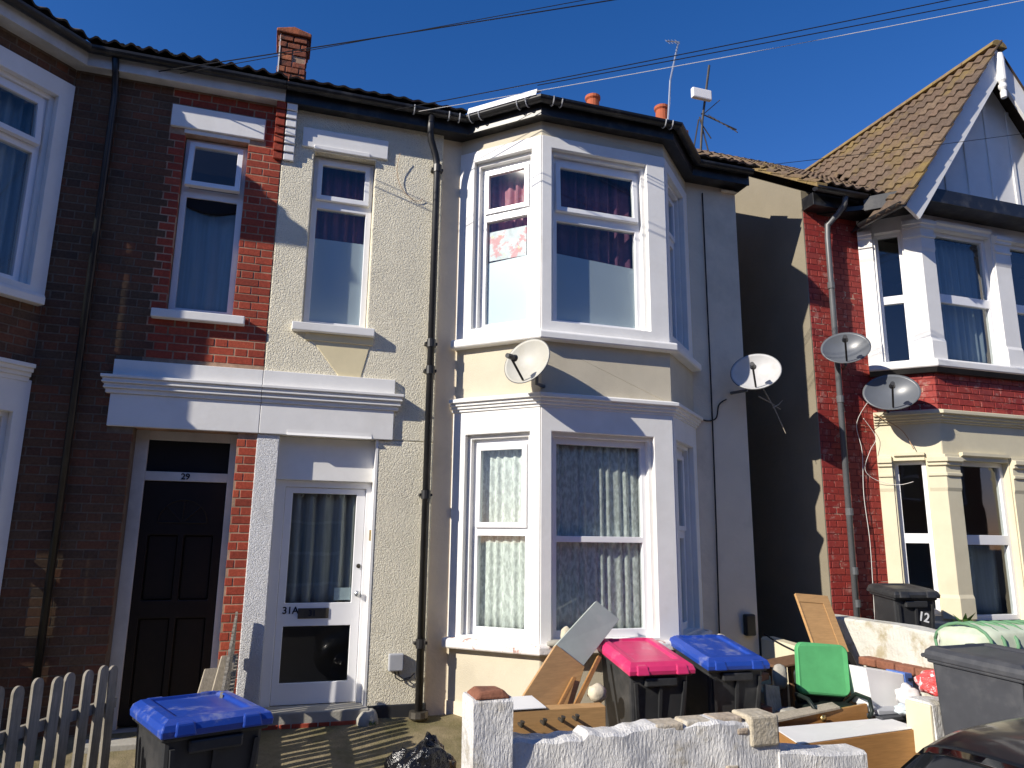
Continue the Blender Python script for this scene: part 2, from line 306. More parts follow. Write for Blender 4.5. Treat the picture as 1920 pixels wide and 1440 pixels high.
    def build(s, name, m, parent=None, bevel=0, smooth=False, local=False, kind=None):
        """verts are world coordinates unless local=True (then they are relative to the parent)"""
        off = Vector((0,0,0)) if (local or parent is None) else wloc(parent)
        o = bpy.data.objects.new(name, s.mesh(name, off, smooth)); COL.objects.link(o); o.data.materials.append(MATS[m] if isinstance(m, str) else m)
        if parent: o.parent = parent
        if bevel:
            md = o.modifiers.new('bevel', 'BEVEL'); md.width = bevel; md.segments = 2; md.limit_method = 'ANGLE'; md.angle_limit = R(40)
        if kind: o['kind'] = kind
        return o
def tag(o, label, cat, group=None):
    o['label'] = label; o['category'] = cat
    if group: o['group'] = group
    return o
def thing(name, label, cat, loc=(0,0,0), rot=(0,0,0), group=None):
    o = bpy.data.objects.new(name, None); COL.objects.link(o); o.empty_display_size = 0.2
    o.location = loc; o.rotation_euler = rot; return tag(o, label, cat, group)
def one(name, mb, m, label, cat, group=None, bevel=0, smooth=False, base=None):
    """a thing that is one mesh; its origin moves to its base"""
    xs = [p[0] for p in mb.v]; ys = [p[1] for p in mb.v]; zs = [p[2] for p in mb.v]
    c = Vector(base) if base else Vector(((min(xs)+max(xs))/2, (min(ys)+max(ys))/2, min(zs)))
    o = bpy.data.objects.new(name, mb.mesh(name, c, smooth)); COL.objects.link(o); o.location = c; o.data.materials.append(MATS[m])
    if bevel:
        md = o.modifiers.new('bevel', 'BEVEL'); md.width = bevel; md.segments = 2; md.limit_method = 'ANGLE'; md.angle_limit = R(40)
    return tag(o, label, cat, group)
def frame_T(ax, ay, bx, by):
    """local x runs from A to B along a wall, local y goes into the wall, z up"""
    d = Vector((bx-ax, by-ay, 0)).normalized(); n = Vector((-d.y, d.x, 0))
    return Matrix(((d.x, n.x, 0, ax), (d.y, n.y, 0, ay), (0, 0, 1, 0), (0, 0, 0, 1)))
def text(body, size, T, m, parent, name='lettering', thick=0.002, bold=True):
    cu = bpy.data.curves.new(name, 'FONT'); cu.body = body; cu.size = size; cu.extrude = thick; cu.align_x = 'CENTER'; cu.align_y = 'CENTER'
    if bold: cu.offset = size*0.02
    tmp = bpy.data.objects.new('tmp', cu); COL.objects.link(tmp)
    me = bpy.data.meshes.new_from_object(tmp.evaluated_get(bpy.context.evaluated_depsgraph_get())); bpy.data.objects.remove(tmp)
    me.transform(Matrix.Translation(-wloc(parent)) @ T @ Matrix.Rotation(R(90), 4, 'X'))
    o = bpy.data.objects.new(name, me); COL.objects.link(o); o.data.materials.append(MATS[m]); o.parent = parent; return o

# ---- bricks: Flemish bond, courses of 75 mm; every brick is a body of its own
def brick_mesh(L, D=0.05, H=0.064, c=0.003):
    b = MB(); x, z = L/2, H/2
    b.v = [(-x+c,0,-z+c),(x-c,0,-z+c),(x-c,0,z-c),(-x+c,0,z-c),(-x,c,-z),(x,c,-z),(x,c,z),(-x,c,z),(-x,D,-z),(x,D,-z),(x,D,z),(-x,D,z)]
    b.f = [(0,1,2,3),(0,4,5,1),(1,5,6,2),(2,6,7,3),(3,7,4,0),(4,8,9,5),(5,9,10,6),(6,10,11,7),(7,11,8,4)]
    return b
def lay_bricks(T, s0, s1, z0, z1, holes=(), seed=0, course=0.075):
    rnd = random.Random(seed); out = []
    k0 = int(math.floor(z0/course)); k1 = int(math.ceil(z1/course))
    for k in range(k0, k1):
        zc = k*course + course/2
        if zc-0.033 < z0 or zc+0.033 > z1+0.02: continue
        s = s0 - rnd.random()*0.02 - (0.169 if k % 2 else 0.0); n = 0
        segs = []
        while s < s1:
            L = 0.215 if n % 2 == 0 else 0.1025
            segs.append((s, s+L)); s += L+0.010; n += 1
        cuts = sorted((h[0], h[1]) for h in holes if h[2] < zc+0.02 and h[3] > zc-0.02)
        for a, b in segs:
            parts = [(max(a,s0), min(b,s1))]
            for h0, h1 in cuts:
                nx = []
                for p, q in parts:
                    if q <= h0 or p >= h1: nx.append((p,q))
                    else:
                        if p < h0: nx.append((p, h0))
                        if q > h1: nx.append((h1, q))
                parts = nx
            for p, q in parts:
                if q-p > 0.016: out.append((T, (p+q)/2, zc, round(q-p, 2), rnd.uniform(-0.0015, 0.0015), rnd.uniform(-0.004,0.004)))
    return out
CAMPOS = Vector((0,-7,1.55))
BM = {}
def build_bricks(lst, m_one, m_rest, parent, limit=300, name='brick'):
    off = wloc(parent)
    def score(b):
        T, s, z, L, dy, tw = b; p = T @ Vector((s, 0, z)); d = p-CAMPOS; n = T.to_3x3() @ Vector((0,-1,0))
        return -(L*max(0.05, -n.dot(d.normalized()))/d.length_squared)
    lst = sorted(lst, key=score); rest = MB()
    for i, (T, s, z, L, dy, tw) in enumerate(lst):
        Tb = T @ Matrix.Translation((s, dy, z)) @ Matrix.Rotation(tw, 4, 'Y')
        if i < limit:
            if L not in BM: BM[L] = brick_mesh(L).mesh('brick')
            key = (L, m_one)
            if key not in BM:
                me = BM[L].copy(); me.materials.append(MATS[m_one]); BM[key] = me
            o = bpy.data.objects.new(name, BM[key]); COL.objects.link(o); o.parent = parent
            o.matrix_local = Matrix.Translation(-off) @ Tb
        else:
            b = brick_mesh(L); rest.add(b.v, b.f, Tb)
    if rest.v: rest.build('brickwork', m_rest, parent, kind='stuff')

# ---- windows
def window(parent, T, w, h, lights, fw=0.055, name='window', m='upvc', pane='glass', dep=0.07, open_sash=0.0):
    """frame w x h in local x/z, lights = [(z0, z1, sash?)]; rails fill between the lights. Frame front face at local y 0."""
    holes = [(fw, w-fw, z0, z1) for z0, z1, s in lights]
    f = MB().panel(0, w, 0, h, 0, dep, holes, T).build(name, m, parent, bevel=0.004)
    for z0, z1, s in lights:
        if s:
            o_ = 0.02; sw = 0.05
            Ts = T
            if open_sash:
                Ts = T @ Matrix.Translation((0, 0, z1+0.02)) @ Matrix.Rotation(-open_sash, 4, 'X') @ Matrix.Translation((0, 0, -z1-0.02))
            MB().panel(fw-o_, w-fw+o_, z0-o_, z1+o_, -0.022, 0.03, [(fw+sw-o_, w-fw-sw+o_, z0+sw-o_, z1-sw+o_)], Ts).build('sash', m, f, bevel=0.004)
            MB().box(fw+sw-o_-0.005, w-fw-sw+o_+0.005, 0.0, 0.006, z0+sw-o_-0.005, z1-sw+o_+0.005, Ts).build('pane', pane, f)
        else:
            MB().box(fw-0.005, w-fw+0.005, 0.03, 0.036, z0-0.005, z1+0.005, T).build('pane', pane, f)
    return f
def curtain(name, T, w, h, m, label, cat='curtain', amp=0.025, waves=9, z0=0.0, seed=0, thick=0.004):
    rnd = random.Random(seed); ph = [rnd.uniform(0,6) for _ in range(4)]; nu = waves*8
    def fn(u, v):
        a = amp*(math.sin(u*waves*2*math.pi+ph[0]+0.5*math.sin(v*2+ph[1])) + 0.5*math.sin(u*waves*1.37*2*math.pi+ph[2]))
        return (u*w, a, z0+v*h)
    mb = MB().grid(fn, nu, 8, T)
    o = one(name, mb, m, label, cat, smooth=True)
    sd = o.modifiers.new('thickness', 'SOLIDIFY'); sd.thickness = thick
    return o
def steps(mb, prof, T, s0, s1):
    """stepped moulding: list of (projection, z0, z1) run along local x"""
    for p, z0, z1 in prof: mb.box(s0-p*0.41 if s0 is not None else s0, s1+p*0.41, -p, 0.02, z0, z1, T)
    return mb
def ring_moulding(pts, prof, closed=False):
    """sweep a profile [(out, z)...] along a plan polyline with mitred corners; out is measured to the right-hand side of travel"""
    P = [Vector((p[0], p[1])) for p in pts]; n = len(P); mb = MB(); k = len(prof); rows = []
    for i in range(n):
        d0 = (P[i]-P[i-1]).normalized() if i else (P[1]-P[0]).normalized(); d1 = (P[i+1]-P[i]).normalized() if i < n-1 else d0
        n0 = Vector((d0.y, -d0.x)); n1 = Vector((d1.y, -d1.x)); b = (n0+n1).normalized(); sc = 1/max(0.3, b.dot(n0))
        rows.append([(P[i].x+b.x*o*sc, P[i].y+b.y*o*sc, z) for o, z in prof])
    vs = [p for r in rows for p in r]
    fs = [(i*k+j, i*k+(j+1)%k, (i+1)*k+(j+1)%k, (i+1)*k+j) for i in range(n-1) for j in range(k)]
    fs += [tuple(range(k))[::-1], tuple((n-1)*k+j for j in range(k))]
    return mb.add(vs, fs)

# ================================================================== the ground
GS = 0.22
def gz(y): return GS*max(-2.45, min(0, y))
def struct(o): o['kind'] = 'structure'; return o
nseg = [(-60, -2.45), (-2.45, -1.6), (-1.6, -0.8), (-0.8, 0.0)]
mb = MB()
def gfn(u, v):
    y = -2.45+2.45*v; x = -8+22*u; return (x, y, GS*y + 0.012*math.sin(x*3.1+y*2.3)*math.sin(y*4+x))
mb.grid(gfn, 90, 24); struct(mb.build('garden_ground', 'garden_paving', smooth=True))
struct(MB().box(-60, 60, -4.05, -2.45, -0.75, GS*-2.45-0.004).build('pavement', 'pavement'))
struct(MB().box(-60, 60, -4.19, -4.052, -0.78, -0.535).build('kerb', 'concrete'))
struct(MB().box(-300, 300, -300, -4.19, -0.9, -0.66).build('road', 'asphalt'))
struct(MB().box(-900, 900, 0.0, 1800, -0.7, -0.03).build('ground', 'earth'))
for x0, x1 in ((-900, -8), (14, 900)): struct(MB().box(x0, x1, -2.45, 0.0, -0.8, -0.545).build('ground', 'earth'))

# ================================================================== left house (number 29), soot dark red brick
HL = thing('terraced_house', 'red brick terraced house with white picket fence, mostly in shadow, left of the cream house', 'house', (-3.2, 0.0, 0.0))
T0 = frame_T(0, 0, 1, 0)
LW = (-1.02, -0.455, 3.52, 5.265); LD = (-1.17, -0.32, -0.3, 2.46)
wallL = MB().panel(-1.16, -0.145, -0.4, 5.76, 0.0032, 0.22, [LW, LD], T0).build('wall', 'mortar', HL)
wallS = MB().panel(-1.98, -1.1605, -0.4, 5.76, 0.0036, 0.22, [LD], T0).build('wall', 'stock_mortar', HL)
LB = [(-4.65, 0.0), (-4.02, -0.63), (-2.61, -0.63), (-1.98, 0.0)]
TLc = frame_T(-2.61, -0.63, -1.98, 0.0)       # right-hand cant, s 0 at the front corner, s 0.89 at the wall
TLf = frame_T(-4.02, -0.63, -2.61, -0.63)
TLl = frame_T(-4.65, 0.0, -4.02, -0.63)
for z0, z1 in ((-0.4, 0.58), (5.54, 5.76), (2.9, 3.46)):
    bw = MB()
    for T, L in ((TLc, 0.891), (TLf, 1.41), (TLl, 0.891)): bw.panel(0.0, L, z0, z1, 0.004, 0.16, (), T)
    bayL = bw.build('bay_wall', 'stock_mortar', HL)
bl = lay_bricks(T0, -1.98, -0.15, -0.375, 5.74, [LW, LD, (-1.37, 0, 2.455, 3.04), (-1.16,-0.31,5.3,5.54)], 3)
bl2 = []
for i, (T, L) in enumerate(((TLc, 0.89), (TLf, 1.41))):
    for z0, z1 in ((2.92, 3.45), (5.54, 5.74)): bl2 += lay_bricks(T, 0.0, L, z0, z1, (), 40+i)
# reveals of the doorway are brick too (returns of the right jamb)
# red dressings round the openings, brown stock bricks in the field
build_bricks([b for b in bl if b[1] >= -1.165], 'brick', 'brickwork', wallL, 190)
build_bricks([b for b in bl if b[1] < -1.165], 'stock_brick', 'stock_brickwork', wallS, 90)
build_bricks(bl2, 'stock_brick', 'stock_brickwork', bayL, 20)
# bay stonework and windows
def bay_storey(parent, T, L, z0, z1, hole, m, name='window_surround', thick=0.12, step=0.04, proud=0.0):
    a, b, c, d = hole
    mb = MB().panel(0, L, z0, z1, -proud, 0.045, [(a-step, b+step, c-0.001, d+step)], T)
    mb.panel(0.01, L-0.01, z0+0.002, z1-0.002, 0.0452, thick, [(a, b, c, d)], T)
    return mb.build(name, m, parent, bevel=0.005)
bay_storey(HL, TLc, 0.891, 3.52, 5.54, (0.12, 0.72, 3.6, 5.33), 'white_paint', proud=0.02)
bay_storey(HL, TLf, 1.41, 3.52, 5.54, (0.15, 1.26, 3.6, 5.33), 'white_paint', proud=0.02)
bay_storey(HL, TLc, 0.891, 0.66, 2.80, (0.14, 0.74, 0.7, 2.48), 'white_paint', proud=0.02)
bay_storey(HL, TLf, 1.41, 0.66, 2.80, (0.15, 1.26, 0.7, 2.48), 'white_paint', proud=0.02)
bay_storey(HL, TLl, 0.891, 0.66, 2.80, (0.14, 0.74, 0.7, 2.48), 'white_paint', proud=0.02)
bay_storey(HL, TLl, 0.891, 3.52, 5.54, (0.14, 0.74, 3.6, 5.33), 'white_paint', proud=0.02)
LBp = [(-4.60, -0.05), (-4.02, -0.63), (-2.61, -0.63), (-2.0, -0.02)]
ring_moulding(LBp, [(-0.1,3.44),(0.09,3.44),(0.09,3.50),(0.075,3.53),(-0.1,3.53)]).build('sill', 'white_paint', HL, bevel=0.006)
ring_moulding(LBp, [(-0.1,0.57),(0.09,0.57),(0.09,0.64),(0.075,0.66),(-0.1,0.66)]).build('sill', 'white_paint', HL, bevel=0.006)
ring_moulding(LBp, [(-0.1,2.78),(0.03,2.78),(0.03,2.82),(0.05,2.82),(0.05,2.855),(0.075,2.855),(0.075,2.89),(0.10,2.89),(0.10,2.925),(-0.1,2.935)]).build('cornice', 'white_paint', HL, bevel=0.004)
def sub_T(T, s, y, z): return T @ Matrix.Translation((s, y, z))
window(HL, sub_T(TLc, 0.12, 0.075, 3.6), 0.60, 1.73, [(0.06, 1.19, False), (1.27, 1.67, True)], open_sash=0.10)
window(HL, sub_T(TLf, 0.15, 0.075, 3.6), 1.11, 1.73, [(0.06, 1.19, False), (1.27, 1.67, True)])
window(HL, sub_T(TLc, 0.14, 0.075, 0.7), 0.60, 1.78, [(0.06, 0.82, False), (0.90, 1.72, False)])
window(HL, sub_T(TLf, 0.15, 0.075, 0.7), 1.11, 1.78, [(0.06, 0.82, False), (0.90, 1.72, False)])
# wall window: white lintel block, sill, frame
window(HL, sub_T(T0, -1.015, 0.09, 3.525), 0.555, 1.735, [(0.055, 1.14, False), (1.235, 1.68, True)], open_sash=0.16)
lt = MB().box(-1.15, -0.315, -0.03, 0.05, 5.31, 5.53); lt.box(-1.03, -0.445, -0.004, 0.10, 5.268, 5.309); lt.build('lintel', 'white_paint', HL, bevel=0.006)
MB().box(-1.125, -0.345, -0.075, 0.10, 3.435, 3.515).build('sill', 'white_paint', HL, bevel=0.008)
def entab(parent, x0, x1, l0, l1):
    MB().box(x0, x1, -0.035, 0.01, 2.885, 3.035).build('entablature_band', 'white_paint', parent, bevel=0.005)
    MB().box(x0, x1, -0.032, 0.01, 2.455, 2.735).build('frieze', 'white_paint', parent, bevel=0.005)
    m = MB()
    for p, z0, z1 in ((0.105, 2.862, 2.888), (0.085, 2.836, 2.8615), (0.092, 2.820, 2.8355), (0.068, 2.792, 2.8195), (0.074, 2.776, 2.7915), (0.05, 2.736, 2.7755)):
        m.box(x0-p*l0, x1+p*l1, -p, 0.008, z0, z1)
    m.build('cornice', 'white_paint', parent, bevel=0.004)
entab(HL, -1.37, -0.1465, 0.75, 0.0)
# doorway: reveal lining, white frame, transom light, dark panelled door
fr = MB().box(-1.17, -1.065, 0.20, 0.30, -0.1, 2.46).box(-0.385, -0.32, 0.20, 0.30, -0.1, 2.46).box(-1.065, -0.385, 0.202, 0.298, 2.02, 2.10).box(-1.065, -0.385, 0.202, 0.298, 2.38, 2.46)
drf = fr.build('door_frame', 'fascia_white', HL, bevel=0.004)
MB().box(-1.066, -0.384, 0.245, 0.25, 2.10, 2.38).build('pane', 'dark_opening', drf)
text('29', 0.075, Matrix.Translation((-0.735, 0.199, 2.06)), 'ink', drf)
door = MB().panel(-1.064, -0.386, 0.0, 2.019, 0.225, 0.27, [(-0.99,-0.75,0.15,0.85), (-0.70,-0.46,0.15,0.85), (-0.99,-0.75,1.0,1.55), (-0.70,-0.46,1.0,1.55)]).build('door', 'dark_wood', HL, bevel=0.006)
for a, b, c, d in ((-0.99,-0.75,0.15,0.85), (-0.70,-0.46,0.15,0.85), (-0.99,-0.75,1.0,1.55), (-0.70,-0.46,1.0,1.55)):
    MB().hexa([(a,0.255,c),(b,0.255,c),(b,0.28,c),(a,0.28,c),(a,0.255,d),(b,0.255,d),(b,0.28,d),(a,0.28,d)]).build('door_panel', 'dark_wood', door, bevel=0.02)
fan = MB()
for k in range(5):
    a = R(180*k/4); fan.tube([(-0.725, 0.222, 1.66), (-0.725+0.2*math.cos(a), 0.222, 1.66+0.2*math.sin(a))], 0.008, 6)
fan.tube([(-0.725+0.2*math.cos(R(10*k)), 0.222, 1.66+0.2*math.sin(R(10*k))) for k in range(19)], 0.008, 6)
fan.build('fanlight', 'dark_wood', door)
MB().box(-1.25, -0.25, -0.28, 0.3, -0.3, -0.02).build('doorstep', 'concrete', HL, bevel=0.01)
# eaves
def eave(parent, pts, m_fascia, z0, z1, gutter_m, back=0.9):
    """pts: plan polyline of the fascia face, left to right"""
    ring_moulding(pts, [(-0.022, z0), (0.0, z0), (0.0, z1), (-0.022, z1)]).build('fascia', m_fascia, parent, bevel=0.003)
    poly = [(p[0], p[1]+0.03) for p in pts] + [(pts[-1][0], back), (pts[0][0], back)]
    MB().prism(poly, z0+0.012, z0+0.030, 'z').build('soffit', m_fascia, parent)
    prof = [(0.06+0.055*math.cos(a), z1-0.008+0.055*math.sin(a)) for a in [R(180+180*k/8) for k in range(9)]] + [(0.109, z1-0.006), (0.011, z1-0.006)]
    ring_moulding(pts, prof).build('gutter', gutter_m, parent, smooth=False)
eL = [(-4.73, -0.13), (-4.10, -0.78), (-2.52, -0.78), (-1.87, -0.13), (-0.15, -0.13)]
eave(HL, eL, 'fascia_white', 5.705, 5.86, 'fascia_black')
MB().tube([(-1.63, -0.05, -0.1), (-1.635, -0.05, 5.5), (-1.64, -0.1, 5.68), (-1.64, -0.18, 5.8)], 0.03, 10).build('downpipe', 'black_plastic', HL, smooth=True)
# roof: plane + hipped bay + a row of roll tiles along the eaves
RP = math.tan(R(29))
def roll_tile(w=0.30, l=0.36, n=14, h=0.035, two=True):
    def fn(u, v):
        x = (u-0.5)*w; s = 0.5-0.5*math.cos(u*2*math.pi*(2 if two else 1)); return (x, v*l, h*s**1.5 + 0.012*(1-v))
    g = MB().grid(fn, n, 1); m = len(g.v)
    g.v += [(x, y, z-0.018) for x, y, z in g.v[:m]]
    nf = len(g.f); g.f += [tuple(i+m for i in f[::-1]) for f in g.f[:nf]]
    k = n+1
    g.f += [(i+1, i, i+m, i+1+m) for i in range(n)] + [(k+i, k+i+1, k+i+1+m, k+i+m) for i in range(n)] + [(0, k, k+m, m), (n, n+m, k+n+m, k+n)]
    return g
def tile_mesh(m, **kw):
    me = roll_tile(**kw).mesh('tile'); me.materials.append(MATS[m]); return me
def tile_row(parent, me, A, B, up, w=0.30, rows=1, gauge=0.30, lift=0.0, clip=None, name='tile'):
    """tiles along A->B, rows going in direction `up`"""
    A = Vector(A); B = Vector(B); d = (B-A).normalized(); up = Vector(up); up = (up-d*up.dot(d)).normalized(); nrm = d.cross(up)
    off = wloc(parent); n = int(round((B-A).length/w)); cnt = 0
    for r in range(rows):
        for i in range(n):
            c = A + d*((i+0.5)*(B-A).length/n) + up*(r*gauge)
            if clip and not clip(c+up*gauge*0.5): continue
            o = bpy.data.objects.new(name, me); COL.objects.link(o); o.parent = parent
            tilt = 0.055
            u2 = (up*math.cos(tilt) - nrm*math.sin(tilt)); n2 = d.cross(u2)
            M4 = Matrix(((d.x, u2.x, n2.x, 0), (d.y, u2.y, n2.y, 0), (d.z, u2.z, n2.z, 0), (0, 0, 0, 1)))
            M4.translation = c + nrm*(lift+0.018+random.uniform(0,0.006)) - off; o.matrix_local = M4; cnt += 1
    return cnt
dark_tile_me = tile_mesh('dark_tile'); low_tile_me = tile_mesh('dark_tile', h=0.016)
def front_roof(parent, x0, x1, y0, z0, yr, bay, verge=True):
    zr = z0+RP*(yr-y0); mb = MB()
    mb.add([(x0,y0,z0),(x1,y0,z0),(x1,yr,zr),(x0,yr,zr),(x0,2*yr-y0,z0),(x1,2*yr-y0,z0)], [(0,1,2,3),(3,2,5,4)])
    if bay:
        (ax,ay),(bx,by),(cx,cy),(dx,dy) = bay; dp = ay-by
        def top(x, k): return (x, ay+dp*k, z0+RP*dp*k)
        m = (bx+cx)/2; hh = min((cx-bx)/2+dp*0.41, dp*3)
        apex = (m, by+hh*1.0, z0+RP*hh); back = (m, y0+ (apex[2]-z0)/RP, apex[2])
        mb.add([(ax,ay,z0),(bx,by,z0),(cx,cy,z0),(dx,dy,z0),apex,back], [(0,1,4,5),(1,2,4),(2,3,5,4)])
    return mb.build('roof', 'roof_sheet', parent)
rL = front_roof(HL, -7.5, -0.145, -0.19, 5.87, 4.2, [(-4.77,-0.19),(-4.13,-0.84),(-2.50,-0.84),(-1.85,-0.19)])
upv_ = (0, 1, RP)
tile_row(rL, dark_tile_me, (-1.86,-0.23,5.875), (-0.15,-0.23,5.875), upv_, rows=2)
tile_row(rL, dark_tile_me, (-2.51,-0.88,5.875), (-1.86,-0.23,5.875), (-0.707,0.707,RP), rows=1)
tile_row(rL, dark_tile_me, (-4.1,-0.88,5.875), (-2.51,-0.88,5.875), upv_, rows=1)
# closing walls and rooms so that no daylight leaks in
def shell(parent, x0, x1, yb, zt, floors=(2.86,)):
    mb = MB().box(x0, x1, yb, yb+0.1, -0.3, zt)
    for z in (*floors, zt-0.12): mb.box(x0, x1, 0.19, yb-0.002, z, z+0.12)
    return mb.build('room', 'room_wall', parent)
shell(HL, -7.5, -0.36, 1.3, 5.62)
MB().box(-7.5, -4.65, 0.0, 0.2, -0.4, 5.66).build('wall', 'mortar', HL)
MB().box(-7.5, -7.3, 0.2, 8.4, -0.4, 5.7).build('wall', 'mortar', HL)
curtain('curtain', sub_T(TLc, 0.14, 0.22, 3.6), 0.56, 1.7, 'blue_curtain', 'pale curtain behind the upstairs bay window of the dark brick house, at the left edge', waves=6, seed=2)
curtain('net_curtain', sub_T(T0, -0.98, 0.21, 3.55), 0.50, 1.14, 'blue_curtain', 'pale net in the tall window of the dark brick house above the entablature', waves=3, seed=21, amp=0.012)
def sag(u, v): return (-0.955+u*0.44, 0.108+0.004*math.sin(u*9), 4.672-v*(0.10+0.05*math.sin(u*math.pi)))  # black strip painted in for the dark gap under the open sash
bl_o = one('dark_opening', MB().grid(sag, 16, 4), 'dark_opening', 'painted black gap below the top pane of the dark brick house window', 'painted_gap', smooth=True)
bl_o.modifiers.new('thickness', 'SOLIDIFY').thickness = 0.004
# kneeler at the party wall: striped brick and white corbel
kn = thing('corbel', 'stepped brick and white corbel at the party wall under the gutter, below the chimney', 'corbel', (-0.14, -0.10, 5.05))
for k in range(7):
    z = 5.14+k*0.082; p = 0.03+0.014*k
    MB().box(-0.225, -0.137, -p, -0.004, z, z+0.074).build('brick', 'brick', kn, bevel=0.006)
    MB().box(-0.128, -0.03, -p, -0.004, z, z+0.074).build('stone_step', 'white_paint', kn, bevel=0.006)

# ================================================================== main house (number 31), cream pebbledash
HM = thing('terraced_house', 'cream pebbledash house with white two-storey bay window and green garden chair outside', 'house', (2.4, 0.0, 0.0))
MW = (0.165, 0.765, 3.52, 5.30); MD = (0.04, 0.93, -0.2, 2.455)
MB().panel(-0.143, 1.46, 2.455, 5.76, 0.0, 0.22, [MW]).build('wall', 'pebbledash', HM, bevel=0.012)
MB().panel(0.93, 1.46, -0.2, 2.4535, 0.0, 0.22).build('wall', 'pebbledash', HM, bevel=0.012)
MB().box(-0.155, 0.04, -0.006, 0.19, -0.2, 2.453).build('pilaster', 'white_pebbledash', HM, bevel=0.008)
MB().panel(1.461, 1.70, -0.2, 5.76, 0.07, 0.22).build('wall', 'grey_render', HM)
MB().panel(4.36, 5.07, -0.2, 5.76, 0.07, 0.22).build('wall', 'grey_render', HM)
MB().box(0.93, 1.47, -0.012, 0.1, -0.2, 0.10).build('plinth', 'bin_body', HM, bevel=0.01)
MB().box(4.87, 5.07, 0.2205, 8.3, -0.3, 5.66).add([(4.87,0.0,5.66),(5.07,0.0,5.66),(5.07,8.3,5.66),(4.87,8.3,5.66),(4.87,4.2,8.25),(5.07,4.2,8.25)],[(0,1,5,4),(1,2,5),(2,3,4,5),(0,4,3),(0,3,2,1)]).build('side_wall', 'grey_render', HM)
shell(HM, -0.10, 4.868, 1.3, 5.6)
BM_ = [(1.67, 0.07), (2.34, -0.60), (3.72, -0.60), (4.39, 0.07)]
TMl = frame_T(1.67, 0.07, 2.34, -0.60); TMf = frame_T(2.34, -0.60, 3.72, -0.60); TMr = frame_T(3.72, -0.60, 4.39, 0.07)
LC = 0.9475; LF = 1.38
for z0, z1, m in ((-0.3, 0.58, 'cream_render'), (2.88, 3.42, 'cream_render'), (5.55, 5.76, 'cream_render')):
    mb = MB()
    for T, L in ((TMl, LC), (TMf, LF), (TMr, LC)): mb.panel(0, L, z0, z1, 0.0, 0.16, (), T)
    mb.build('bay_wall', m, HM, bevel=0.006)
mb = MB()
for T, L in ((TMl, LC), (TMf, LF), (TMr, LC)): mb.panel(0, L, -0.3, 0.10, -0.012, 0.1, (), T)
mb.build('plinth', 'grey_render', HM)
HU = (3.61, 5.39); HG = (0.68, 2.50)
cl0, cl1 = 0.215, 0.80          # opening along the left cant
bay_storey(HM, TMl, LC, 3.49, 5.555, (cl0, cl1, *HU), 'white_paint', proud=0.012)
bay_storey(HM, TMf, LF, 3.49, 5.555, (0.145, 1.13, *HU), 'white_paint', proud=0.012)
bay_storey(HM, TMr, LC, 3.49, 5.555, (LC-cl1, LC-cl0, *HU), 'white_paint', proud=0.012)
bay_storey(HM, TMl, LC, 0.655, 2.77, (cl0-0.03, cl1, *HG), 'white_paint', proud=0.012)
bay_storey(HM, TMf, LF, 0.655, 2.77, (0.145, 1.13, *HG), 'white_paint', proud=0.012)
bay_storey(HM, TMr, LC, 0.655, 2.77, (LC-cl1, LC-cl0+0.03, *HG), 'white_paint', proud=0.012)
MBp = [(1.66, 0.068), (2.34, -0.60), (3.72, -0.60), (4.40, 0.068)]
ring_moulding(MBp, [(-0.1,3.405),(0.085,3.405),(0.095,3.42),(0.095,3.475),(0.075,3.495),(-0.1,3.50)]).build('sill', 'white_paint', HM, bevel=0.008)
ring_moulding(MBp, [(-0.1,0.565),(0.085,0.565),(0.095,0.58),(0.095,0.635),(0.075,0.655),(-0.1,0.66)]).build('sill', 'flaking_paint', HM, bevel=0.008)
ring_moulding(MBp, [(-0.1,2.765),(0.022,2.765),(0.022,2.79),(0.042,2.792),(0.042,2.818),(0.062,2.82),(0.062,2.848),(0.09,2.85),(0.09,2.882),(0.02,2.905),(-0.1,2.91)]).build('cornice', 'white_paint', HM, bevel=0.004)
window(HM, sub_T(TMl, cl0, 0.10, 3.61), cl1-cl0, 1.78, [(0.06, 1.17, False), (1.27, 1.71, True)])
window(HM, sub_T(TMf, 0.145, 0.10, 3.61), 0.985, 1.78, [(0.05, 1.09, False), (1.20, 1.70, True)], open_sash=0.05)
window(HM, sub_T(TMr, LC-cl1, 0.10, 3.61), cl1-cl0, 1.78, [(0.06, 1.17, False), (1.27, 1.71, True)])
window(HM, sub_T(TMl, cl0-0.03, 0.10, 0.68), cl1-cl0+0.03, 1.82, [(0.07, 0.90, False), (0.995, 1.74, True)])
window(HM, sub_T(TMf, 0.145, 0.10, 0.68), 0.985, 1.82, [(0.07, 0.85, False), (0.905, 1.76, False)], fw=0.05)
window(HM, sub_T(TMr, LC-cl1, 0.10, 0.68), cl1-cl0+0.03, 1.82, [(0.07, 0.90, False), (0.995, 1.74, True)])
# what hangs in the bay windows
curtain('net_curtain', sub_T(TMl, cl0, 0.185, 0.70), 0.62, 1.76, 'lace', 'lace net curtain behind the narrow left ground floor bay window', waves=7, seed=5, amp=0.011)
curtain('net_curtain', sub_T(TMf, 0.15, 0.185, 0.70), 0.98, 1.76, 'lace', 'lace net curtain behind the wide ground floor bay window', waves=11, seed=6, amp=0.011)
curtain('net_curtain', sub_T(TMr, 0.13, 0.185, 0.70), 0.62, 1.76, 'lace', 'lace net curtain behind the shaded right side of the ground floor bay', waves=7, seed=7, amp=0.011)
curtain('curtain', sub_T(TMf, 0.15, 0.26, 3.6), 0.98, 1.76, 'purple_curtain', 'purple curtain in the wide upstairs bay window above frosted film', waves=8, seed=8, amp=0.025)
curtain('curtain', sub_T(TMl, cl0, 0.26, 3.6), 0.6, 1.76, 'pink_curtain', 'pale pink curtain in the narrow left upstairs bay window', waves=6, seed=9, amp=0.02)
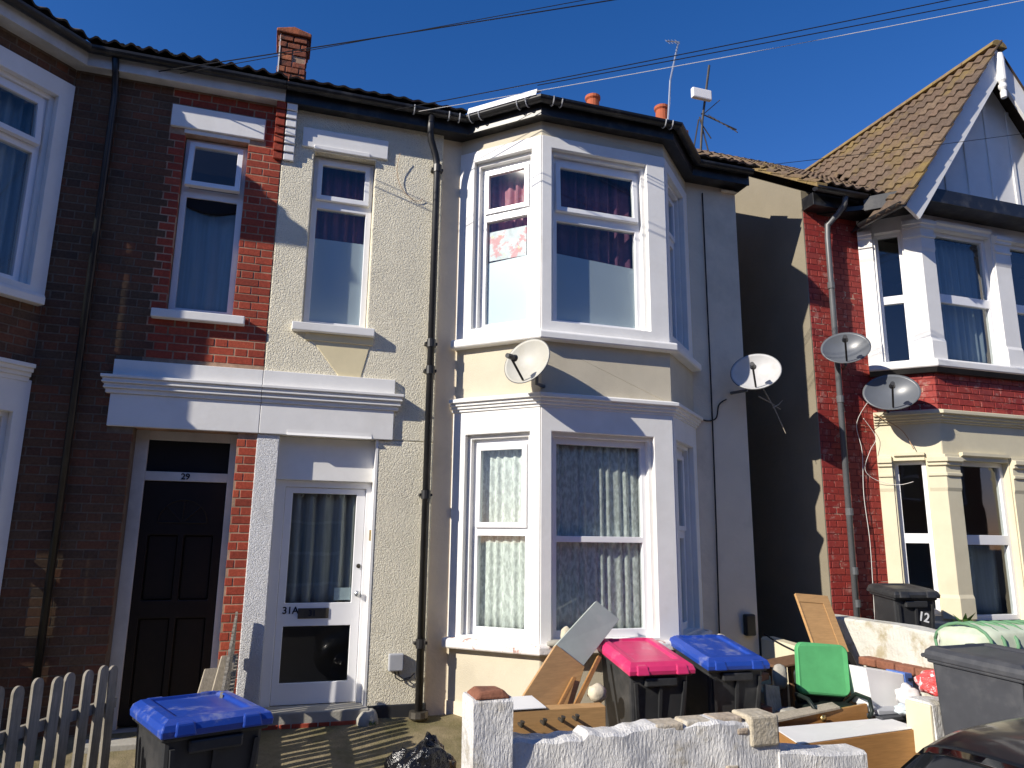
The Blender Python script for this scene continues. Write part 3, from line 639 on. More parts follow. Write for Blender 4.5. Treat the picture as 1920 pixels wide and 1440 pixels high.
def film(T, w, zl, zr, z0, label, y=0.143):
    return one('window_film', MB().hexa([(0.04,y,z0),(w-0.04,y,z0),(w-0.04,y+0.002,z0),(0.04,y+0.002,z0),(0.04,y,zl),(w-0.04,y,zr),(w-0.04,y+0.002,zr),(0.04,y+0.002,zl)], T), 'frosted_film', label, 'window film')
film(sub_T(TMl, cl0, 0, 0), cl1-cl0, 4.34, 4.36, 3.66, 'frosted film on the lower pane of the narrow left upstairs bay window')
film(sub_T(TMf, 0.145, 0, 0), 0.985, 4.37, 4.31, 3.65, 'frosted film with slanting top edge on the wide upstairs bay window')
curtain('curtain', sub_T(TMr, 0.13, 0.20, 3.62), 0.64, 1.74, 'blue_curtain', 'pale curtain behind the shaded right side of the upstairs bay', waves=6, seed=10, amp=0.012)
pr = one('poster', MB().box(0.07, 0.50, 0.1425, 0.1435, 4.36, 4.68, sub_T(TMl, cl0, 0, 0)), 'print_sheet', 'colourful pastel poster stuck inside the narrow left upstairs bay window', 'poster')
# small upstairs window over the door
window(HM, sub_T(T0, 0.17, 0.10, 3.525), 0.59, 1.77, [(0.055, 1.22, False), (1.32, 1.71, True)], open_sash=0.03)
curtain('curtain', sub_T(T0, 0.18, 0.25, 3.5), 0.58, 1.78, 'purple_curtain', 'dark purple curtain in the small upstairs window above the white door', waves=6, seed=11, amp=0.02)
film(sub_T(T0, 0.17, 0, 0), 0.59, 4.44, 4.44, 3.57, 'frosted film on the lower pane of the small upstairs window above the white door')
lt = MB().box(0.04, 0.88, -0.03, 0.05, 5.32, 5.525); lt.box(0.155, 0.70, -0.05, -0.03, 5.30, 5.345); lt.box(0.14, 0.78, -0.004, 0.1, 5.302, 5.319); lt.build('lintel', 'white_paint', HM, bevel=0.006)
MB().box(0.07, 0.835, -0.075, 0.10, 3.435, 3.515).build('sill', 'white_paint', HM, bevel=0.008)
yp = MB().prism([(0.21,3.432),(0.82,3.432),(0.73,3.034),(0.53,3.034)], -0.006, 0.01, 'y'); yp.box(0.20, 0.83, -0.018, 0.01, 3.36, 3.433)
yp.build('render_patch', 'yellow_render', HM, bevel=0.004)
entab(HM, -0.1435, 1.06, 0.0, 0.75)
# front door of 31 and 31A
MB().box(0.04, 0.93, 0.10, 0.22, 2.06, 2.453).build('door_head', 'white_paint', HM, bevel=0.004)
MB().prism([(-0.05,2.452),(-0.036,2.475),(-0.034,2.50),(0.02,2.50),(0.02,2.452)], 0.10, 0.86, 'x').build('hood_mould', 'white_paint', HM)
MB().box(0.91, 0.932, -0.004, 0.2, 0.05, 2.452).build('door_reveal', 'white_paint', HM)
dfr = MB().panel(0.04, 0.92, 0.10, 2.058, 0.155, 0.23, [(0.125, 0.86, 0.0, 2.0)]).build('door_frame', 'upvc', HM, bevel=0.005)
G1 = (0.195, 0.775, 0.965, 1.945); G2 = (0.19, 0.78, 0.285, 0.765)
door = MB().panel(0.128, 0.857, 0.105, 1.997, 0.175, 0.22, [G1, G2]).build('door', 'upvc', HM, bevel=0.006)
for g in (G1, G2): MB().box(g[0]-0.004, g[1]+0.004, 0.195, 0.20, g[2]-0.004, g[3]+0.004).build('pane', 'glass', door)
MB().box(0.31, 0.58, 0.166, 0.176, 0.83, 0.92).build('letter_box', 'dark_metal', door, bevel=0.004)
text('31A', 0.085, Matrix.Translation((0.245, 0.173, 0.90)), 'ink', door)
text('31', 0.07, Matrix.Translation((0.435, 0.164, 0.875)), 'ink', door)
MB().lathe([(0.0,0),(0.022,0),(0.024,0.012),(0.012,0.018),(0.012,0.035),(0.026,0.04),(0.026,0.06),(0.0,0.065)], 14, Matrix.Translation((0.822,0.175,1.045)) @ Matrix.Rotation(R(90),4,'X')).build('door_knob', 'zinc', door, smooth=True)
MB().lathe([(0.0,0),(0.02,0),(0.02,0.01),(0.0,0.012)], 14, Matrix.Translation((0.825,0.175,1.29)) @ Matrix.Rotation(R(90),4,'X')).build('lock', 'dark_metal', door)
one('notice', MB().box(0.62, 0.77, 0.203, 0.205, 0.985, 1.095), 'paper', 'pale blue paper notice inside the upper glass of the white front door', 'notice')
curtain('door_curtain', sub_T(T0, 0.17, 0.27, 0.92), 0.66, 1.08, 'grey_curtain', 'dark grey eyelet curtain behind the glass of the white front door', waves=5, seed=13, amp=0.03)
for k in range(4):
    one('curtain_eyelet', MB().tube([(0.27+k*0.125+0.02*math.cos(a), 0.235, 1.93+0.02*math.sin(a)) for a in [R(30*j) for j in range(13)]], 0.005, 6), 'zinc', ['first','second','third','fourth'][k]+' metal curtain eyelet from the left at the top of the door glass', 'eyelet')
MB().box(0.0, 0.95, -0.10, 0.24, -0.12, 0.10).build('doorstep', 'concrete', HM, bevel=0.012)
for x0, x1, m in ((0.02,0.20,'brick'),(0.21,0.30,'brick'),(0.31,0.52,'brick'),(0.53,0.62,'brick'),(0.63,0.84,'brick'),(0.85,0.94,'brick')): MB().box(x0, x1, -0.108, -0.05, -0.055, 0.01).build('brick', m, HM, bevel=0.004)
# bell pushes on the reveals
MB().box(0.898, 0.912, 0.04, 0.10, 1.52, 1.62).build('bell_push', 'brass', HM, bevel=0.003)
# meter box and cable
mbx = thing('meter_box', 'small grey plastic box with looping cable on the wall left of the black downpipe', 'meter box', (1.18, -0.03, 0.38))
MB().box(1.11, 1.245, -0.06, -0.002, 0.385, 0.535).build('cover', 'meter_plastic', mbx, bevel=0.012)
MB().tube([(1.17,-0.03,0.39),(1.18,-0.035,0.33),(1.23,-0.035,0.30),(1.30,-0.035,0.315),(1.35,-0.03,0.36)], 0.006, 6).build('cable', 'black_cable', mbx, smooth=True)
MB().tube([(1.20,-0.03,0.39),(1.21,-0.035,0.345),(1.25,-0.035,0.315),(1.31,-0.035,0.33)], 0.005, 6).build('cable', 'black_cable', mbx, smooth=True)
# rainwater pipe
dp = MB().tube([(1.39,-0.075,0.04),(1.385,-0.075,5.30),(1.36,-0.09,5.42),(1.30,-0.13,5.56),(1.285,-0.16,5.66),(1.28,-0.19,5.80)], 0.036, 12).build('downpipe', 'black_plastic', HM, smooth=True)
for z in (0.62, 1.95, 3.15, 3.42, 5.28):
    c = MB().tube([(1.387,-0.075,z-0.04),(1.387,-0.075,z+0.04)], 0.045, 12)
    c.box(1.33, 1.45, -0.072, 0.002, z-0.012, z+0.012); c.build('pipe_collar', 'black_plastic', dp)
MB().lathe([(0.07,-0.02),(0.09,0.0),(0.085,0.05),(0.04,0.05)], 12, Matrix.Translation((1.39,-0.08,0.0))).build('gully', 'dark_metal', HM)
# eaves, gutter, flashing
eM = [(-0.145, -0.13), (1.686, -0.13), (2.286, -0.73), (3.774, -0.73), (4.374, -0.13), (5.14, -0.13)]
eave(HM, eM, 'fascia_black', 5.70, 5.86, 'fascia_black')
ring_moulding([(1.73,-0.174),(2.286,-0.73)], [(0.118,5.85),(0.126,5.85),(0.10,5.925),(-0.01,5.965),(-0.01,5.955),(0.09,5.915)]).build('flashing', 'bright_flashing', HM)
ck = MB()
def clip(x, y, dx, dy): return MB().tube([(x+dx*(0.06+0.058*math.cos(a)), y+dy*(0.06+0.058*math.cos(a)), 5.852+0.066*math.sin(a)) for a in [R(180+18*k) for k in range(11)]], 0.007, 6)
for x, y, dx, dy in ((1.10,-0.13,0,-1),(1.46,-0.13,0,-1),(1.57,-0.13,0,-1),(1.74,-0.184,-0.707,-0.707),(1.82,-0.264,-0.707,-0.707),(2.13,-0.574,-0.707,-0.707),(2.20,-0.644,-0.707,-0.707),(2.38,-0.73,0,-1),(2.47,-0.73,0,-1),(3.63,-0.73,0,-1),(3.71,-0.73,0,-1)):
    clip(x, y, dx, dy).build('gutter_clip', 'meter_plastic', HM)
rM = front_roof(HM, -0.145, 5.2, -0.19, 5.87, 4.2, [(1.66,-0.19),(2.26,-0.79),(3.80,-0.79),(4.40,-0.19)])
tile_row(rM, low_tile_me, (-0.13,-0.23,5.875), (1.66,-0.23,5.875), upv_, rows=2)
tile_row(rM, low_tile_me, (4.42,-0.23,5.875), (5.20,-0.23,5.875), upv_, rows=2)
vg = MB()
# chimney at the party wall, near the eaves
CH = thing('chimney_stack', 'small crumbling orange brick chimney standing at the eaves between the two houses', 'chimney', (-0.13, 0.62, 6.15))
core = MB().box(-0.285, 0.035, 0.455, 0.785, 5.9, 6.89).build('core', 'mortar', CH)
for fx, T in (('f', frame_T(-0.295, 0.445, 0.045, 0.445)), ('l', frame_T(-0.295, 0.795, -0.295, 0.445)), ('r', frame_T(0.045, 0.445, 0.045, 0.795))):
    for k in range(9):
        z = 6.18+k*0.08; w = 0.34 if fx == 'f' else 0.35
        cuts = [(0, 0.165), (0.177, w)] if (k % 2) ^ (fx == 'f') else [(0, 0.09), (0.10, 0.26), (0.27, w)]
        if k == 5 and fx == 'f': cuts = [(0, 0.165)]
        for a, b in cuts:
            e = 0.012 if k in (3, 7) else (0.025 if k == 8 else 0.0)
            MB().box(a+0.002, b-0.002, -e-random.uniform(0,0.008), 0.008, z, z+0.068, T).build('brick', 'chimney_brick', CH, bevel=0.007)
MB().prism([(-0.345,6.945),(-0.125,7.00),(0.095,6.945),(0.095,6.90),(-0.345,6.90)], 0.39, 0.85, 'y').build('cap', 'chimney_brick', CH, bevel=0.012)
MB().box(-0.30, -0.285, 0.43, 0.445, 6.1, 6.9).build('flue_strip', 'white_paint', CH)
CH.scale = (0.82, 0.9, 0.92)

# ================================================================== right house, red painted brick with cream and white bay
HR = thing('terraced_house', 'red painted brick house with white gable and cream ground floor bay, at the right edge', 'house', (8.2, 0.0, 0.0))
wallR = MB().panel(6.002, 6.83, -0.4, 5.62, 0.0022, 0.2).build('wall', 'painted_mortar', HR)
TRc = frame_T(6.8, 0.0, 7.28, -0.48); TRf = frame_T(7.28, -0.48, 9.5, -0.48); TRr = frame_T(9.5, -0.48, 9.98, 0.0)
LR = 0.6788
bw = MB()
for T, L in ((TRc, LR), (TRf, 2.22), (TRr, LR)): bw.panel(0, L, 3.05, 3.6, 0.005, 0.14, (), T)
bayR = bw.build('bay_wall', 'painted_mortar', HR)
build_bricks(lay_bricks(T0, 6.0, 6.80, -0.375, 5.62, (), 71), 'painted_brick', 'painted_brickwork', wallR, 300)
build_bricks(lay_bricks(TRc, 0.0, LR, 3.07, 3.58, (), 72) + lay_bricks(TRf, 0.0, 2.2, 3.07, 3.58, (), 73), 'painted_brick', 'painted_brickwork', bayR, 120)
# rendered side wall that follows the roof slope
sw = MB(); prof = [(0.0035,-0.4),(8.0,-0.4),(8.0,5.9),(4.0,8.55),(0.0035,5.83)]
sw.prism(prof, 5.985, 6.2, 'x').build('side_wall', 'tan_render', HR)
def storey(T, L, z0, z1, holes, m, name='bay_front', thick=0.14):
    return MB().panel(0, L, z0, z1, 0.0, thick, holes, T).build(name, m, HR, bevel=0.006)
storey(TRc, LR, -0.4, 2.94, [(0.17, 0.50, 0.78, 2.50)], 'cream_paint')
storey(TRf, 2.22, -0.4, 2.94, [(0.22, 0.98, 0.72, 2.50), (1.26, 2.0, 0.72, 2.50)], 'cream_paint')
storey(TRr, LR, -0.4, 2.94, [(0.17, 0.50, 0.78, 2.50)], 'cream_paint')
storey(TRc, LR, 3.66, 5.60, [(0.19, 0.48, 3.67, 5.34)], 'white_paint')
storey(TRf, 2.22, 3.66, 5.60, [(0.22, 1.15, 3.67, 5.36), (1.45, 2.0, 3.67, 5.36)], 'white_paint')
storey(TRr, LR, 3.66, 5.60, [(0.19, 0.48, 3.67, 5.34)], 'white_paint')
RBp = [(6.8, 0.0), (7.28, -0.48), (9.5, -0.48), (9.98, 0.0)]
ring_moulding(RBp, [(-0.1,2.93),(0.025,2.93),(0.025,2.955),(0.05,2.957),(0.05,2.985),(0.075,2.987),(0.075,3.02),(0.11,3.022),(0.11,3.06),(0.02,3.085),(-0.1,3.09)]).build('cornice', 'cream_paint', HR, bevel=0.004)
ring_moulding(RBp, [(-0.1,3.57),(0.10,3.57),(0.11,3.585),(0.11,3.65),(0.08,3.672),(-0.1,3.68)]).build('sill', 'white_paint', HR, bevel=0.008)
ring_moulding(RBp, [(-0.1,3.515),(0.06,3.515),(0.09,3.569),(-0.1,3.569)]).build('sill_shadow', 'black_plastic', HR)  # black band modelled in place of the shadow under the sill
ring_moulding(RBp, [(-0.1,0.64),(0.07,0.64),(0.07,0.70),(0.05,0.72),(-0.1,0.72)]).build('sill', 'cream_paint', HR, bevel=0.006)
def pier(pts, zb, zt, m):
    """shallow pilaster with stepped capital and base around a corner or on a face"""
    p = MB(); q = ring_moulding(pts, [(-0.02,zb),(0.035,zb),(0.035,zb+0.22),(0.018,zb+0.26),(0.018,zt-0.42),(0.03,zt-0.38),(0.03,zt-0.25),(0.05,zt-0.245),(0.05,zt-0.215),(0.032,zt-0.21),(0.032,zt-0.13),(0.06,zt-0.125),(0.06,zt-0.09),(0.085,zt-0.085),(0.085,zt-0.04),(0.04,zt-0.03),(0.04,zt),(-0.02,zt)])
    return q.build('pilaster', m, HR, bevel=0.003)
def along(T, s): v = T @ Vector((s, 0, 0)); return (v.x, v.y)
pier([along(TRc, 0.0), along(TRc, 0.15)], 0.75, 2.56, 'cream_paint')
pier([along(TRc, 0.51), along(TRc, LR), along(TRf, 0.20)], 0.75, 2.56, 'cream_paint')
pier([along(TRf, 1.00), along(TRf, 1.24)], 0.75, 2.56, 'cream_paint')
pier([along(TRc, 0.0), along(TRc, 0.16)], 3.68, 5.40, 'white_paint')
pier([along(TRc, 0.50), along(TRc, LR), along(TRf, 0.20)], 3.68, 5.45, 'white_paint')
pier([along(TRf, 1.17), along(TRf, 1.43)], 3.68, 5.40, 'white_paint')
window(HR, sub_T(TRc, 0.19, 0.08, 3.67), 0.29, 1.67, [(0.04, 0.76, False), (0.86, 1.63, False)], fw=0.035)
window(HR, sub_T(TRf, 0.22, 0.08, 3.67), 0.93, 1.69, [(0.05, 0.77, False), (0.88, 1.64, False)], fw=0.05)
window(HR, sub_T(TRf, 1.45, 0.08, 3.67), 0.55, 1.69, [(0.05, 0.77, False), (0.88, 1.64, False)], fw=0.05)
window(HR, sub_T(TRc, 0.17, 0.08, 0.78), 0.33, 1.72, [(0.06, 0.78, False), (0.89, 1.68, False)], fw=0.045)
window(HR, sub_T(TRf, 0.22, 0.08, 0.72), 0.76, 1.78, [(0.06, 0.83, False), (0.94, 1.73, False)], fw=0.05)
window(HR, sub_T(TRf, 1.26, 0.08, 0.72), 0.74, 1.78, [(0.06, 0.83, False), (0.94, 1.73, False)], fw=0.05)
for s0, s1, z in ((0.24, 0.96, 2.50), (1.28, 1.98, 2.50)): MB().prism([(-0.05,z+0.09),(0.01,z+0.09),(0.01,z),(-0.015,z),(-0.015,z+0.04),(-0.05,z+0.055)], s0, s1, 'x', TRf).build('hood_mould', 'cream_paint', HR)
MB().prism([(-0.05,2.59),(0.01,2.59),(0.01,2.5),(-0.015,2.5),(-0.015,2.54),(-0.05,2.555)], 0.18, 0.49, 'x', TRc).build('hood_mould', 'cream_paint', HR)
MB().prism([(-0.05,5.45),(0.01,5.45),(0.01,5.36),(-0.015,5.36),(-0.015,5.40),(-0.05,5.415)], 0.24, 1.14, 'x', TRf).build('hood_mould', 'white_paint', HR)
shell(HR, 6.21, 12.0, 1.4, 5.55)
curtain('net_curtain', sub_T(TRf, 0.24, 0.26, 3.68), 0.90, 1.66, 'blue_curtain', 'pale blue net curtain in the upstairs bay window of the red brick house', waves=9, seed=15, amp=0.02)
curtain('curtain', sub_T(TRf, 0.32, 0.28, 0.74), 0.68, 0.80, 'blue_curtain', 'grey cloth hanging in the lower ground floor window of the cream bay', waves=2, seed=16, amp=0.03)
# eaves of the bay and the little return
ring_moulding([(6.63,-0.32),(7.07,-0.80),(9.7,-0.80),(10.2,-0.3)], [(-0.5,5.52),(0.0,5.52),(0.0,5.70),(-0.5,5.70)]).build('fascia', 'fascia_black', HR, bevel=0.004)
MB().box(5.99, 6.68, -0.20, 0.0, 5.56, 5.72).build('fascia', 'fascia_black', HR, bevel=0.004)
MB().prism([(6.2,0.0),(6.63,-0.3),(7.1,-0.75),(9.7,-0.75),(10.2,0.0)], 5.545, 5.60, 'z').build('soffit', 'fascia_black', HR)
gp = lambda x, z: [(x+0.055*math.cos(a), z+0.055*math.sin(a)) for a in [R(180+180*k/8) for k in range(9)]]
MB().prism(gp(6.67,5.40), -0.86, -0.2, 'y').build('gutter', 'fascia_black', HR)
MB().prism([(y, z) for y, z in gp(-0.33,5.72)], 5.92, 6.66, 'x').build('gutter', 'fascia_black', HR)
gpipe = MB().tube([(6.25,-0.075,-0.35),(6.27,-0.075,5.20),(6.28,-0.08,5.38),(6.36,-0.18,5.50),(6.37,-0.29,5.58),(6.37,-0.32,5.70)], 0.035, 12).build('downpipe', 'grey_pipe', HR, smooth=True)
for z in (0.9, 1.25, 1.9, 3.2, 4.6): MB().tube([(6.265,-0.075,z-0.04),(6.265,-0.075,z+0.04)], 0.043, 12).build('pipe_collar', 'grey_pipe', gpipe)
# gable: boarded white infill, battens, bargeboards, pendant
GA = Vector((8.5, 0, 7.80)); gsl = 1.38
MB().prism([(7.0,5.68),(10.0,5.68),(8.5,5.68+1.5*gsl)], -0.56, -0.50, 'y').build('gable_board', 'white_paint', HR)
for x in (7.35, 7.72, 8.10, 8.5, 8.9, 9.28, 9.65):
    zt = 5.68+(1.5-abs(x-8.5))*gsl-0.03; MB().box(x-0.03, x+0.03, -0.578, -0.5605, 5.68, zt).build('batten', 'white_paint', HR, bevel=0.006)
for sgn in (-1, 1):
    d = Vector((sgn*1.0, 0, -gsl)).normalized(); n = Vector((-d.z*sgn, 0, d.x*sgn))*(1 if sgn > 0 else 1)
    n = Vector((sgn*gsl, 0, 1.0)).normalized()
    a = Vector((8.5, 0, 7.86)); e = a + d*3.05
    pts = [a, e, e-n*0.26, a-Vector((0,0,0.26/n.z))]
    MB().prism([(p.x, p.z) for p in pts], -0.84, -0.80, 'y').build('bargeboard', 'white_paint', HR, bevel=0.005)
    pts = [a+Vector((0,0,0.0)), e, e-n*0.03, a-Vector((0,0,0.03/n.z))]
MB().lathe([(0.0,-0.62),(0.035,-0.60),(0.04,-0.52),(0.028,-0.50),(0.05,-0.46),(0.05,-0.42),(0.03,-0.40),(0.055,-0.36),(0.06,-0.1),(0.05,0.02),(0.0,0.03)], 12, Matrix.Translation((8.5,-0.86,7.72))).build('pendant', 'white_paint', HR, smooth=False)
# roofs
lich_me = tile_mesh('lichen_tile')
zg = lambda x: 7.88-gsl*abs(8.5-x); zm = lambda y: 5.78+0.68*(y+0.30)
rs = MB().add([(6.70,-0.87,zg(6.70)),(6.70,0.5,zg(6.70)),(8.5,3.5,zg(8.5)),(8.5,-0.87,zg(8.5)),(10.3,-0.87,zg(10.3)),(10.3,0.5,zg(10.3))], [(0,3,2,1),(3,4,5,2)])
rs.add([(5.93,-0.30,zm(-0.30)),(11.5,-0.30,zm(-0.30)),(11.5,4.0,zm(4.0)),(5.93,4.0,zm(4.0)),(11.5,8.3,zm(-0.3)),(5.93,8.3,zm(-0.3))], [(0,1,2,3),(3,2,4,5)])
for v in range(len(rs.v)): rs.v[v] = (rs.v[v][0], rs.v[v][1], rs.v[v][2]-0.03)
rR = rs.build('roof', 'roof_sheet', HR)
tile_row(rR, lich_me, (6.66,3.3,zg(6.66)), (6.66,-0.90,zg(6.66)), (1,0,gsl), rows=11, gauge=0.285, clip=lambda c: (c.y < -0.30 or c.z > zm(c.y)-0.06) and c.z < 7.93)
tile_row(rR, lich_me, (5.90,-0.36,zm(-0.36)), (8.6,-0.36,zm(-0.36)), (0,1,0.68), rows=15, gauge=0.30, clip=lambda c: c.z > zg(c.x)-0.06 and c.y < 4.0)
for k in range(9):
    y0 = -0.90+k*0.46
    MB().prism([(8.5+0.13*math.cos(R(18*j)), 7.86+0.10*math.sin(R(18*j))-0.03) for j in range(11)], y0+0.004, y0+0.456, 'y').build('ridge_tile', 'ridge_tile', rR, bevel=0.006)
for k in range(14):                                   # verge tiles along the side wall
    y0 = -0.38+k*0.30; MB().hexa([(5.90,y0,zm(y0)-0.035),(6.06,y0,zm(y0)-0.035),(6.06,y0+0.31,zm(y0+0.31)-0.035),(5.90,y0+0.31,zm(y0+0.31)-0.035),(5.90,y0,zm(y0)+0.03),(6.06,y0,zm(y0)+0.03),(6.06,y0+0.31,zm(y0+0.31)+0.005),(5.90,y0+0.31,zm(y0+0.31)+0.005)]).build('verge_tile', 'ridge_tile', rR, bevel=0.008)
MB().panel(9.96, 11.5, -0.4, 5.62, 0.005, 0.2).build('wall', 'painted_mortar', HR)
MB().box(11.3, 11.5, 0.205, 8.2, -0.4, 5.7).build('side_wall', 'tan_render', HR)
# cables running over the red brick front
def cable(pts, r, m, label, name='cable', n=6):
    P = [Vector(p) for p in pts]; Q = []
    for i in range(len(P)-1):
        p0 = P[max(i-1,0)]; p1 = P[i]; p2 = P[i+1]; p3 = P[min(i+2,len(P)-1)]
        for k in range(6):
            t = k/6; Q.append(0.5*((2*p1)+(-p0+p2)*t+(2*p0-5*p1+4*p2-p3)*t*t+(-p0+3*p1-3*p2+p3)*t**3))
    Q.append(P[-1]); return one(name, MB().tube(Q, r, n), m, label, 'cable', smooth=True)
cable([(6.55,-0.30,3.25),(6.52,-0.03,2.95),(6.56,-0.03,2.6),(6.53,-0.03,2.1),(6.56,-0.03,1.6),(6.55,-0.03,1.1),(6.53,-0.03,0.6)], 0.0035, 'white_cable', 'thin white cable hanging down the red bricks beside the grey downpipe')
cable([(6.60,-0.05,3.0),(6.75,-0.06,2.78),(6.66,-0.05,2.62),(6.58,-0.03,2.4),(6.70,-0.05,2.28),(6.90,-0.16,2.22),(7.0,-0.30,2.25)], 0.003, 'white_cable', 'looping cream cable between the red wall and the cream bay')
cable([(6.72,-0.10,3.05),(6.95,-0.25,2.85),(7.02,-0.33,2.62)], 0.005, 'brown_cable', 'short brown cable drooping over the corner of the cream cornice')
cable([(4.61,0.055,5.6),(4.61,0.055,4.6),(4.612,0.055,3.6),(4.61,0.055,2.9),(4.60,0.055,1.8),(4.58,0.055,0.6)], 0.008, 'black_cable', 'thin black cable running straight down the shaded grey wall')
cable([(4.45,0.055,2.88),(4.55,0.055,2.86),(4.66,0.055,2.90),(4.70,0.05,3.05),(4.80,0.05,3.12)], 0.008, 'black_cable', 'short black cable from the bay to the dish on the shaded wall')
cable([(5.09,-0.0,0.60),(5.09,-0.2,0.545),(5.085,-0.45,0.50),(5.085,-0.75,0.47)], 0.009, 'black_cable', 'black cable draped along the low cream wall')
cable([(1.0,-0.05,5.40),(0.98,-0.03,5.2),(1.05,-0.015,5.02),(1.18,-0.015,4.92),(1.26,-0.015,4.95)], 0.003, 'brown_cable', 'thin wire curling on the pebbledash under the gutter')

# ------------------------------------------------------------------ satellite dishes
def dish(c, f, rw, rh, m, label, wall, arm=0.36, back='grey_pipe'):
    c = Vector(c); f = Vector(f).normalized(); x = Vector((0,0,1)).cross(f).normalized(); y = f.cross(x)
    T = Matrix(((x.x,y.x,f.x,0),(x.y,y.y,f.y,0),(x.z,y.z,f.z,0),(0,0,0,1))); 
    t = thing('satellite_dish', label, 'satellite dish', wall)
    T = Matrix.Translation(c) @ T
    n = 36; mb = MB(); dp = 0.11*rw/0.3; vs = []; fs = []
    rings = [0.0, 0.25, 0.5, 0.75, 0.93, 1.0]
    for side in (0, 1):
        for r in rings:
            for k in range(n):
                a = 2*math.pi*k/n; vs.append((rw*r*math.cos(a), rh*r*math.sin(a), dp*(r*r-1) - 0.012*side))
    m_ = len(rings)*n
    for i in range(len(rings)-1):
        for k in range(n):
            fs.append((i*n+k, i*n+(k+1)%n, (i+1)*n+(k+1)%n, (i+1)*n+k)); fs.append(tuple(m_+q for q in (i*n+k, (i+1)*n+k, (i+1)*n+(k+1)%n, i*n+(k+1)%n)))
    for k in range(n): fs.append((m_-n+k, m_-n+(k+1)%n, 2*m_-n+(k+1)%n, 2*m_-n+k))
    refl = mb.add(vs, fs, T).build('reflector', m, t, smooth=True)
    MB().tube([tuple(T @ Vector((rw*1.005*math.cos(a), rh*1.005*math.sin(a), -0.006))) for a in [2*math.pi*k/n for k in range(n+1)]], 0.006, 6, False).build('rim', back, refl)
    low = T @ Vector((0, -rh*0.86, -0.01)); tip = T @ Vector((0, -rh*0.45, arm))
    am = MB().tube([low, tip], 0.011, 8).build('arm', 'black_plastic', t)
    lt_ = Vector(T.to_3x3() @ Vector((0, 0.35, -1))).normalized()
    MB().tube([tip+lt_*-0.05, tip+lt_*0.0, tip+lt_*0.035, tip+lt_*0.07], [0.022,0.026,0.026,0.034], 12).build('receiver', 'black_plastic', am)
    bk = T @ Vector((0, -rh*0.1, -dp-0.02)); w = Vector(wall); mid = Vector((w.x*0.4+bk.x*0.6, w.y*0.4+bk.y*0.6, bk.z))
    MB().tube([bk, mid, Vector((mid.x, mid.y, w.z)), w], 0.018, 8).build('bracket', back, t)
    return t
FD = (-0.62, -0.68, 0.40)
dish((2.12,-0.82,3.14), (-0.74,-0.58,0.33), 0.235, 0.23, 'dish_pale', 'cream satellite dish on the front of the cream bay between the storeys', (2.37,-0.60,2.96), arm=0.24)
dish((4.93,-0.33,3.375), FD, 0.265, 0.235, 'dish_white', 'white satellite dish half in shade on the right corner of the cream house', (4.88,0.07,3.2), arm=0.26)
dish((6.15,-0.35,3.75), FD, 0.26, 0.215, 'dish_grey', 'upper of the two dark grey satellite dishes on the red brick house', (6.42,0.0,3.60), arm=0.30)
dish((6.60,-0.50,3.235), FD, 0.29, 0.235, 'dish_grey', 'lower and larger of the two dark grey satellite dishes, above the cream cornice', (6.86,-0.06,3.05), arm=0.30)
tw = MB()
for p, q in (((5.15,-0.1,3.30),(5.45,-0.1,2.75)),((5.12,-0.1,3.15),(5.40,-0.1,3.02)),((5.30,-0.1,3.03),(5.42,-0.12,3.12))): tw.tube([p, ((p[0]+q[0])/2+0.02, p[1], (p[2]+q[2])/2), q], [0.008,0.006,0.004], 6)
one('dead_twig', tw, 'pale_wood', 'dry bare twig sticking out beside the white dish on the shaded corner', 'twig')

# ------------------------------------------------------------------ roof aerials, pots, overhead wires
CS = thing('chimney_stack', 'far brick chimney stack with two red pots showing above the bay roof', 'chimney', (5.45, 3.5, 7.0))
MB().box(4.6, 6.6, 3.45, 4.0, 6.5, 8.72).build('stack', 'chimney_brick', CS)
for x, z in ((4.86, 8.80), (6.22, 8.88)):
    MB().lathe([(0.10,-0.2),(0.13,0.03),(0.115,0.08),(0.11,0.28),(0.135,0.31),(0.135,0.36),(0.10,0.36),(0.095,0.2)], 16, Matrix.Translation((x,3.7,z))).build('chimney_pot', 'terracotta', CS, smooth=False)
an = thing('television_aerial', 'tall thin white mast with small aerial above the bay roof', 'aerial', (5.56, 2.5, 8.0))
MB().tube([(5.56,2.5,7.3),(5.70,2.5,8.9),(5.88,2.5,9.66)], 0.018, 8).build('mast', 'zinc', an)
am = MB().tube([(5.90,2.5,9.66),(5.62,2.45,9.58)], 0.01, 6)
for k in range(4): am.tube([(5.66+k*0.06,2.40,9.50+0.015*k),(5.66+k*0.06,2.55,9.68+0.015*k)], 0.006, 5)
am.build('boom', 'zinc', an)
an2 = thing('television_aerial', 'cluster of rods, white box and yagi aerial right of the bay roof', 'aerial', (6.15, 2.5, 7.0))
m_ = MB().tube([(6.12,2.5,6.8),(6.27,2.5,8.3),(6.45,2.5,9.35)], 0.02, 8); m_.build('mast', 'dark_metal', an2)
MB().box(6.04, 6.40, 2.38, 2.46, 8.62, 8.80).build('antenna_box', 'white_metal', an2, bevel=0.02)
yg = MB().tube([(6.25,2.5,8.42),(6.86,2.42,8.20)], 0.011, 6)
for k in range(6):
    t = 0.25+k*0.14; x = 6.25+0.61*t; z = 8.42-0.22*t; yg.tube([(x,2.36,z-0.10),(x,2.52,z+0.07)], 0.009, 5)
yg.tube([(6.28,2.5,8.40),(6.62,2.5,8.74)], 0.008, 6); yg.tube([(6.22,2.5,8.35),(6.36,2.5,7.75)], 0.012, 6); yg.tube([(6.20,2.5,8.3),(6.05,2.5,7.6)], 0.012, 6); yg.tube([(6.24,2.5,8.25),(6.42,2.5,8.0)], 0.01, 6)
yg.build('yagi_boom', 'dark_metal', an2)
